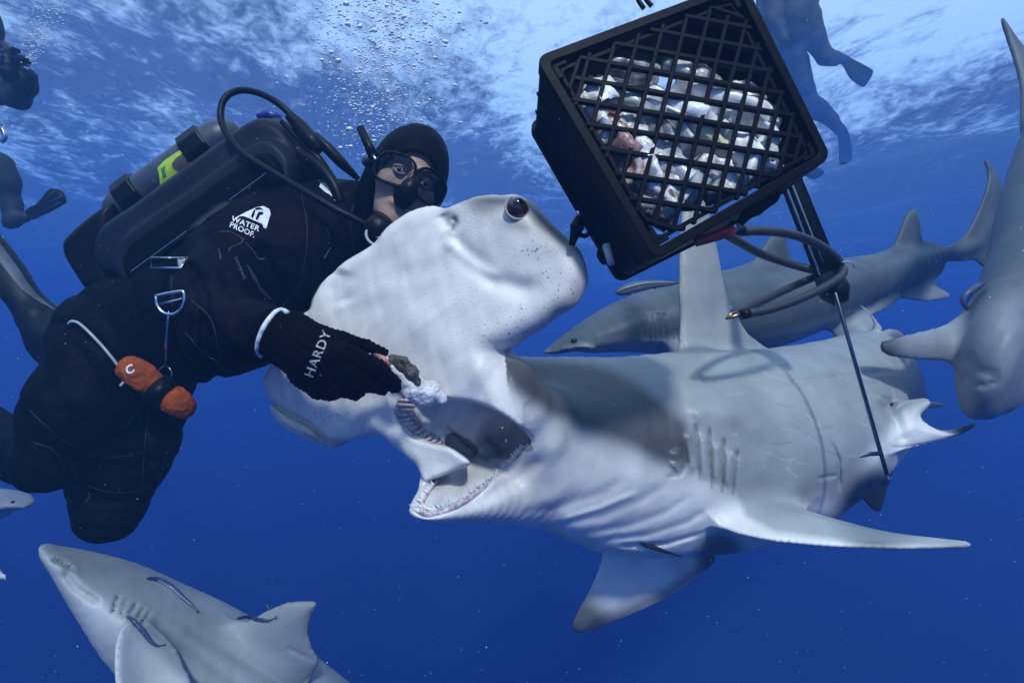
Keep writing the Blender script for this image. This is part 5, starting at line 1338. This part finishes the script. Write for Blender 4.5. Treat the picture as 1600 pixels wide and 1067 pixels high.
# 3: shark in the lower left corner with remoras
t3, o3, B3 = px_shark('lemon_shark', 'pale grey shark rising in the lower left corner with remoras on its back', 'shark',
    [L3(78, 862, 1.240, 3, 5, 0.019), L3(96, 873, 1.252, 7, 16, 0.050), L3(140, 896, 1.290, 13, 32, 0.087), L3(200, 930, 1.333, 25, 58, 0.124), L3(270, 975, 1.376, 36, 84, 0.155), L3(350, 1020, 1.426, 46, 96, 0.167), L3(430, 1065, 1.488, 50, 92, 0.161), L3(520, 1120, 1.562, 46, 70, 0.130), L3(620, 1180, 1.674, 36, 44, 0.087), L3(720, 1230, 1.798, 18, 20, 0.043)],
    [([(360, 985, 1.395), (390, 972, 1.389), (420, 955, 1.383), (450, 944, 1.376), (480, 941, 1.376), (492, 943, 1.376), (484, 960, 1.376), (478, 985, 1.383), (484, 1010, 1.401), (496, 1032, 1.426), (470, 1060, 1.426), (400, 1040, 1.414)], .014, .07),
     ([(225, 985, 1.228), (198, 985, 1.190), (186, 1005, 1.153), (183, 1045, 1.116), (186, 1085, 1.085), (200, 1120, 1.066), (260, 1130, 1.104), (300, 1090, 1.153), (290, 1060, 1.190), (255, 1020, 1.228)], .012, .05),
     ([(690, 1225, 1.767), (740, 1200, 1.798), (800, 1150, 1.860), (780, 1220, 1.848), (800, 1290, 1.860), (730, 1255, 1.798)], .012, .05)],
    .0055, (-1.2, .95, -1.6), (.25, 2.0, -.35), two_tone([70, 150, 230, 300, 600], [885, 930, 1000, 1080, 1300], (.27, .285, .285), (.46, .46, .45), 20),
    details=[([(184, 932), (177, 955)], 1.8, .010), ([(196, 938), (190, 960)], 1.3, .005), ([(213, 944), (203, 960)], 1.8, .010), ([(224, 952), (213, 968)], 1.8, .009), ([(234, 958), (221, 973)], 1.8, .008), ([(84, 876), (100, 880), (112, 888)], 3, .006),
             ([(104, 898), (120, 920), (150, 940)], 5, .007), ([(250, 975), (320, 1030), (390, 1080)], 10, .004), ([(300, 985), (380, 1030), (470, 1085)], 9, .004), ([(452, 1013), (470, 1022), (490, 1030)], 2.5, .005)], up=(.25, 0, 1))
# 4: snout entering at the left edge
t4, o4, B4 = px_shark('grey_shark', 'pale shark snout poking into view at the left edge', 'shark',
    [L3(38, 789, 2.6, 4, 4, .03), L3(20, 786, 2.62, 10, 9, .08), L3(-20, 790, 2.7, 22, 24, .15), L3(-90, 800, 2.85, 36, 44, .22), L3(-200, 815, 3.1, 46, 52, .26), L3(-330, 830, 3.4, 34, 36, .18), L3(-450, 840, 3.7, 12, 12, .06)],
    [([(-170, 780, 3.0), (-210, 720, 3.05), (-240, 690, 3.1), (-245, 730, 3.1), (-250, 780, 3.1), (-200, 800, 3.05)], .025, .1), ([(-60, 830, 2.6), (-20, 870, 2.4), (10, 905, 2.3), (-50, 890, 2.4), (-110, 840, 2.7)], .02, .08), ([(-430, 838, 3.65), (-500, 760, 3.8), (-520, 740, 3.85), (-500, 840, 3.8), (-520, 900, 3.85), (-460, 850, 3.7)], .02, .08)],
    .014, (-6.3, 2.1, -1.8), (-1.9, 4.1, -.3), two_tone([-600, 50], [800, 792], (.22, .23, .24), (.50, .50, .50), 8), details=[([(0, 800), (22, 797)], 2.5, .012)])
simple_eye(t4, 20, 784, B4, .008)

# ------------------------------------------------------------------ remoras and small fish
M['remora'] = mat('remora_skin', (.035, .05, .13), .4, var=.5, scale=20, bump=.2, stretch=(1, 1, 6))
M['remora2'] = mat('remora_pale_stripe', (.30, .34, .42), .4, var=.2)
for q in bpy.data.objects:
    if q.name.startswith('remora'): q.data.materials[0] = M['remora']
def remora(label, pts, r, bv, mat_=None, group=None, dark=True, stripe=True, lift=.012):
    t = empty('remora', (0, 0, 0)); q = crm(pts, 6)
    ps = [(drop(bv, a[0], a[1], lift) if bv else None) or P(a[0], a[1], a[2]) for a in q]
    t.location = ps[0]; tag(t, label, 'remora', group)
    rr = list(np.interp(np.linspace(0, 1, len(ps)), [0, .08, .2, .4, .7, .92, 1], [.3 * r, .75 * r, r, r * .95, r * .6, r * .22, r * .15]))
    mb = MB(); mb.tube(ps, rr, n=14, flat=.75); mb.build('body', mat_ or M['remora'], t, smooth=True)
    def fin_(i, d, L, w_):
        a, b = ps[i], ps[min(i + w_, len(ps) - 1)]; mb = MB(); mb.prism([a, (a + b) / 2 + Vector(d) * L * .7, b + Vector(d) * L, b], (0, r * .12, 0)); mb.build('fin', mat_ or M['remora'], t)
    n = len(ps)
    fin_(n // 4, (0, -.3, -1), r * 1.2, 2); fin_(n // 2, (0, 0, 1), r * 1.1, 3); fin_(n // 2, (0, 0, -1), r * 1.0, 3)
    e = ps[-1]; d = (ps[-1] - ps[-3]).normalized(); u = d.cross(Vector((0, 1, 0))).normalized(); mb = MB()
    mb.prism([e - d * r * .4, e + d * r * 1.0 + u * r * .9, e + d * r * .6, e + d * r * 1.0 - u * r * .9], (0, r * .15, 0)); mb.build('tail', mat_ or M['remora'], t)
    if stripe:
        mb = MB(); mb.tube([p + Vector((0, -.86 * x, .35 * x)) for p, x in zip(ps, rr)], [x * .16 for x in rr], n=6); mb.build('stripe', M['remora2'], t, smooth=True)
    return t
G3 = 'remoras on the lower left shark'
remora('longest remora on the shoulder of the lower left shark', [(229, 903, 2), (248, 906, 2), (268, 917, 2), (286, 933, 2), (300, 945, 2), (308, 954, 2)], .0072, [B3], group=G3, lift=.006)
remora('curved remora beside the gills of the lower left shark', [(198, 962, 2), (208, 970, 2), (222, 984, 2), (236, 1002, 2), (246, 1008, 2), (256, 1007, 2)], .0052, [B3], group=G3, stripe=False, lift=.005)
remora('dark remora at the base of the dorsal fin of the lower left shark', [(370, 966, 2), (385, 964, 2), (402, 967, 2), (418, 969, 2), (430, 965, 2)], .0052, [B3], group=G3, stripe=False, lift=.005)
remora('tiny remora tail peeping over the back of the lower left shark', [(423, 955, 1.4), (419, 949, 1.4), (416, 944, 1.4)], .004, None, group=G3, stripe=False)
remora('small free swimming remora left of the tall white dorsal fin', [(962, 458, 2.2), (978, 453, 2.2), (1000, 447, 2.21), (1025, 444, 2.22), (1048, 443, 2.23), (1066, 441, 2.24)], .021, None, mat_=mat('grey_remora', (.10, .11, .13), .45, var=.3))
remora('thin black remora under the belly of the hammerhead', [(1000, 847, 1.6), (1012, 852, 1.6), (1030, 858, 1.6), (1048, 864, 1.6), (1064, 869, 1.6)], .006, [SH_BVH], mat_=mat('black_remora', (.012, .012, .015), .5), stripe=False, lift=.006)

# ------------------------------------------------------------------ far divers
def far_person(label, chains, boots, fins_, tank=None, loc=None, h=.02, extra=()):
    t = empty('person', loc); tag(t, label, 'diver')
    cs = [cones([N(*q) for q in c], k=.04) for c in chains]
    allp = np.array([N(*q) for c in chains for q in c]); lo = allp[:, :3].min(0) - .3; hi = allp[:, :3].max(0) + .3
    def fn(p):
        d = cs[0](p)
        for c in cs[1:]: d = smin(d, c(p), .025)
        return d + .006 * fnoise(p, 22, 2)
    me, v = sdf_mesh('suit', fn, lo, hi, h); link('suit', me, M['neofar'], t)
    for f in fins_:
        pl = plate(PA(f), .02, .06, e=.006); a = PA(f); me, v = sdf_mesh('swim_fin', pl, a.min(0) - .1, a.max(0) + .1, .012); link('swim_fin', me, M['rubber'], t)
    for nm, pts, r, mt in extra:
        mb = MB(); mb.tube([P(*q) for q in (crm(pts, 4) if len(pts) > 2 else pts)], r, n=12); mb.build(nm, mt, t, smooth=True)
    return t
far_person('diver at the left edge holding a camera, one fin kicked right',
    [[(-60, 95, 3.6, 34), (-70, 160, 3.6, 42), (-60, 230, 3.65, 40), (-40, 270, 3.7, 34)], [(-40, 110, 3.5, 24), (-5, 140, 3.4, 20), (30, 155, 3.3, 17)], [(30, 155, 3.3, 17), (40, 138, 3.2, 14), (45, 120, 3.15, 11)], [(-30, 100, 3.5, 22), (0, 105, 3.4, 14), (20, 130, 3.3, 12)],
     [(-30, 260, 3.6, 34), (-8, 262, 3.6, 24), (8, 285, 3.62, 19), (18, 320, 3.65, 13), (20, 345, 3.65, 12)], [(20, 345, 3.65, 10), (14, 350, 3.65, 7), (42, 340, 3.62, 8)], [(-45, 270, 3.7, 32), (-60, 340, 3.8, 26), (-70, 400, 3.9, 20)], [(-50, 60, 3.6, 20), (-38, 42, 3.55, 32), (-38, 32, 3.55, 32)]],
    None, [[(40, 330, 3.62), (60, 318, 3.6), (76, 298, 3.58), (84, 295, 3.58), (97, 300, 3.57), (102, 314, 3.57), (94, 322, 3.58), (70, 334, 3.6), (50, 342, 3.62)], [(-78, 390, 3.9), (-100, 420, 3.9), (-130, 500, 3.9), (-90, 510, 3.9), (-60, 420, 3.9)]], loc=P(-50, 200, 3.6), h=.016,
    extra=[('camera_housing', [(2, 102, 3.2), (12, 98, 3.15), (16, 92, 3.1)], .05, M['rubber']), ('hose', [(-2, 72, 3.4), (6, 70, 3.35), (12, 80, 3.3), (14, 98, 3.25), (24, 112, 3.25), (27, 130, 3.25)], .02, M['rubber']), ('tank', [(-95, 90, 3.8), (-100, 200, 3.85)], .10, M['silver']), ('clip', [(2, 196, 3.5), (8, 214, 3.5), (2, 222, 3.5)], .014, M['steel'])])
lp = bpy.data.objects[[o.name for o in bpy.data.objects if o.get('label', '').startswith('diver at the left edge')][0]]
mb = MB(); mb.box(P(6, 96, 3.12), (.052, .02, .01), (0, .05, 0), (-.01, 0, .040)); mb.build('camera_body', M['rubber'], lp, bevel=.008)
mb = MB(); mb.tube([P(10, 112, 3.06), P(16, 118, 3.0)], [.036, .040], n=16); mb.build('camera_port', M['glass'] if False else M['plastic'], lp, smooth=True)
for a, b in (((0, 88), (-8, 74)), ((12, 88), (20, 76)), ((20, 76), (32, 82))):
    mb = MB(); mb.tube([P(*a, 3.1), P(*b, 3.12)], .011, n=8); mb.build('strobe_arm', M['plastic'], lp, smooth=True)
for q in ((34, 92), (14, 118)):
    mb = MB(); mb.tube([P(q[0] - 5, q[1], 3.12), P(q[0] + 5, q[1] + 4, 3.05)], [.022, .026], n=14); mb.build('strobe', M['plastic'], lp, smooth=True)
for i in range(4):
    mb = MB(); mb.tube([P(36 + i * 2, 138 + i * 5, 3.17), P(44 + i, 132 + i * 5, 3.12), P(50, 134 + i * 5, 3.14)], [.012, .012, .009], n=8); mb.build('finger', M['knit'], lp, smooth=True)
for a, b in (((48, 334), (86, 300)), ((52, 339), (94, 318)), ((46, 330), (98, 308))):
    mb = MB(); mb.tube([P(*a, 3.59), P(*b, 3.55)], .010, n=6); mb.build('fin_rib', M['rubber'], lp, smooth=True)
YD = 9.0
far_person('hazy diver at the top right near the surface with one fin kicked right',
    [[(1232, -60, YD, 48), (1232, -10, YD, 46), (1234, 30, YD, 38), (1238, 52, YD, 28)], [(1212, -20, YD - .1, 26), (1206, 30, YD - .15, 14), (1224, 62, YD - .2, 9)], [(1245, 45, YD, 22), (1245, 90, YD, 14), (1250, 138, YD + .1, 9)], [(1258, 30, YD, 24), (1272, 62, YD, 17), (1290, 90, YD, 12), (1306, 92, YD, 11)], [(1232, -110, YD, 30), (1236, -135, YD, 28)]],
    None, [[(1300, 82, YD), (1316, 84, YD), (1334, 94, YD), (1360, 108, YD), (1363, 116, YD), (1352, 134, YD), (1344, 134, YD), (1328, 122, YD), (1316, 102, YD), (1302, 96, YD)], [(1240, 84, YD + .1), (1260, 82, YD + .1), (1266, 100, YD + .1), (1272, 142, YD + .1), (1256, 144, YD + .1), (1244, 120, YD + .1)]], loc=P(1240, 0, YD), h=.028,
    extra=[('tank', [(1225, -90, YD + .3), (1232, 20, YD + .3)], .16, M['silver']), ('hose', [(1195, -30, YD - .2), (1176, 0, YD - .2), (1184, 20, YD - .2), (1206, 34, YD - .2)], .016, M['rubber'])])
YE = 10.5
far_person('second hazy diver lower at the top right, partly behind the crate',
    [[(1205, 70, YE, 20), (1220, 110, YE, 34), (1240, 145, YE, 30), (1255, 165, YE, 24)], [(1245, 155, YE, 22), (1275, 170, YE, 16), (1298, 186, YE, 11), (1312, 205, YE, 7)], [(1240, 160, YE, 20), (1250, 220, YE, 14), (1262, 262, YE, 9)], [(1190, 60, YE, 18), (1194, 50, YE, 17)]],
    None, [[(1308, 192, YE), (1318, 195, YE), (1326, 210, YE), (1331, 240, YE), (1329, 251, YE), (1313, 257, YE), (1311, 230, YE)], [(1262, 262, YE), (1276, 262, YE), (1288, 270, YE), (1274, 280, YE), (1258, 274, YE)]], loc=P(1230, 130, YE), h=.03, extra=[('tank', [(1196, 90, YE + .3), (1226, 150, YE + .3)], .14, M['silver'])])

# ------------------------------------------------------------------ bubbles
def bubble_mat():
    n = NT('air_bubble'); b = n.n('ShaderNodeBsdfPrincipled'); b.inputs['Base Color'].default_value = (.92, .95, .97, 1); b.inputs['Roughness'].default_value = .18; b.inputs['Metallic'].default_value = 0; b.inputs['Specular IOR Level'].default_value = 1  # white base colour stands in for the sparkle of light on bubbles
    t = n.n('ShaderNodeBsdfTransparent'); mx = n.n('ShaderNodeMixShader'); lw = n.n('ShaderNodeLayerWeight'); lw.inputs[0].default_value = .35
    mr = n.n('ShaderNodeMapRange'); mr.inputs['To Min'].default_value = .8; mr.inputs['To Max'].default_value = .95; n.l(lw.outputs['Facing'], mr.inputs[0]); n.l(mr.outputs[0], mx.inputs[0]); n.l(t.outputs[0], mx.inputs[1]); n.l(b.outputs[0], mx.inputs[2]); n.l(mx.outputs[0], n.out.inputs[0]); return n.m
M['bubble'] = bubble_mat()
ICO_V = None
def ico(sub=1):
    import bmesh
    bm = bmesh.new(); bmesh.ops.create_icosphere(bm, subdivisions=sub, radius=1); v = np.array([x.co[:] for x in bm.verts]); f = np.array([[q.index for q in p.verts] for p in bm.faces]); bm.free(); return v, f
I1 = ico(1); I2 = ico(2)
def swarm(name, label, centres, radii, mat_, cat, sq=.7, I=None):
    v0, f0 = I or I1; n = len(centres); rg = np.random.default_rng(1)
    sc = np.stack([radii * rg.uniform(.9, 1.4, n), radii, radii * sq * rg.uniform(.8, 1.2, n)], 1)
    V = (v0[None] * sc[:, None] + centres[:, None]).reshape(-1, 3); Fc = (f0[None] + (np.arange(n) * len(v0))[:, None, None]).reshape(-1, 3)
    me = np_mesh(name, V, np.zeros((0, 4)), Fc); o = link(name, me, mat_); tag(o, label, cat, kind='stuff'); return o
rg = np.random.default_rng(11)
n = 4200; t = rg.beta(1.0, 1.25, n); py = 300 - 330 * (1 - t) ; px = 600 + rg.normal(0, 1, n) * (40 + .18 * (300 - py)) + rg.normal(0, 12, n)
py = rg.uniform(-60, 250, n) ** 1.0; sel = rg.random(n) < np.interp(py, [-60, 100, 180, 250], [1, .85, .6, .25]); px, py = px[sel], py[sel]; px = 600 + rg.normal(0, 1, len(px)) * np.interp(py, [-60, 250], [72, 40])
Yb = rg.uniform(1.5, 2.3, len(px)); rr = np.clip(rg.lognormal(math.log(1.1), .5, len(px)), .45, 3.4) * Yb / FPX
swarm('bubble_plume', 'rising plume of fine bubbles above the feeding diver', PA(np.stack([px, py, Yb], 1)), rr, M['bubble'], 'bubbles')
n = 420; py = rg.uniform(-30, 110, n); px = 40 + (110 - py) * .38 + rg.normal(0, 1, n) * np.interp(py, [-30, 110], [24, 5]); Yb = rg.uniform(3.0, 3.4, n)
swarm('bubble_plume', 'bubbles rising from the diver at the left edge', PA(np.stack([px, py, Yb], 1)), np.clip(rg.lognormal(math.log(1.1), .4, n), .4, 2.5) * Yb / FPX, M['bubble'], 'bubbles')
n = 1100; px = rg.uniform(-50, 1650, n); py = rg.uniform(-40, 1100, n); Yb = rg.uniform(.45, 2.6, n)
dust = mat('suspended_specks', (.75, .78, .82), .6, var=.1)
swarm('plankton', 'tiny pale specks suspended in the water', PA(np.stack([px, py, Yb], 1)), rg.uniform(.22, .62, n) * Yb / FPX * np.where(rg.random(n) < .06, 1.7, 1), dust, 'plankton', sq=1, I=I1)
BP = [(543, 38, 4.2), (562, 42, 3.8), (585, 48, 4), (632, 26, 3.2), (664, 36, 3.6), (630, 61, 3.6), (697, 66, 3.6), (518, 82, 4), (529, 95, 4.4), (503, 94, 3.4), (541, 6, 4.4), (564, 40, 3), (546, 202, 4.6), (548, 229, 3.2), (532, 231, 3.2), (724, 46, 2.8), (582, 168, 2.6), (606, 144, 2.6)]
me0 = np_mesh('bubble', I2[0], np.zeros((0, 4)), I2[1]); me0.materials.append(M['bubble']); me0.shade_smooth()
for x, y, r in BP:
    o = bpy.data.objects.new('bubble', me0); COL.objects.link(o); o.location = P(x, y, 1.6); s = r * 1.6 / FPX; o.scale = (s * 1.15, s, s * .8)
    tag(o, 'larger air bubble in the rising plume', 'bubble', 'larger bubbles above the diver')
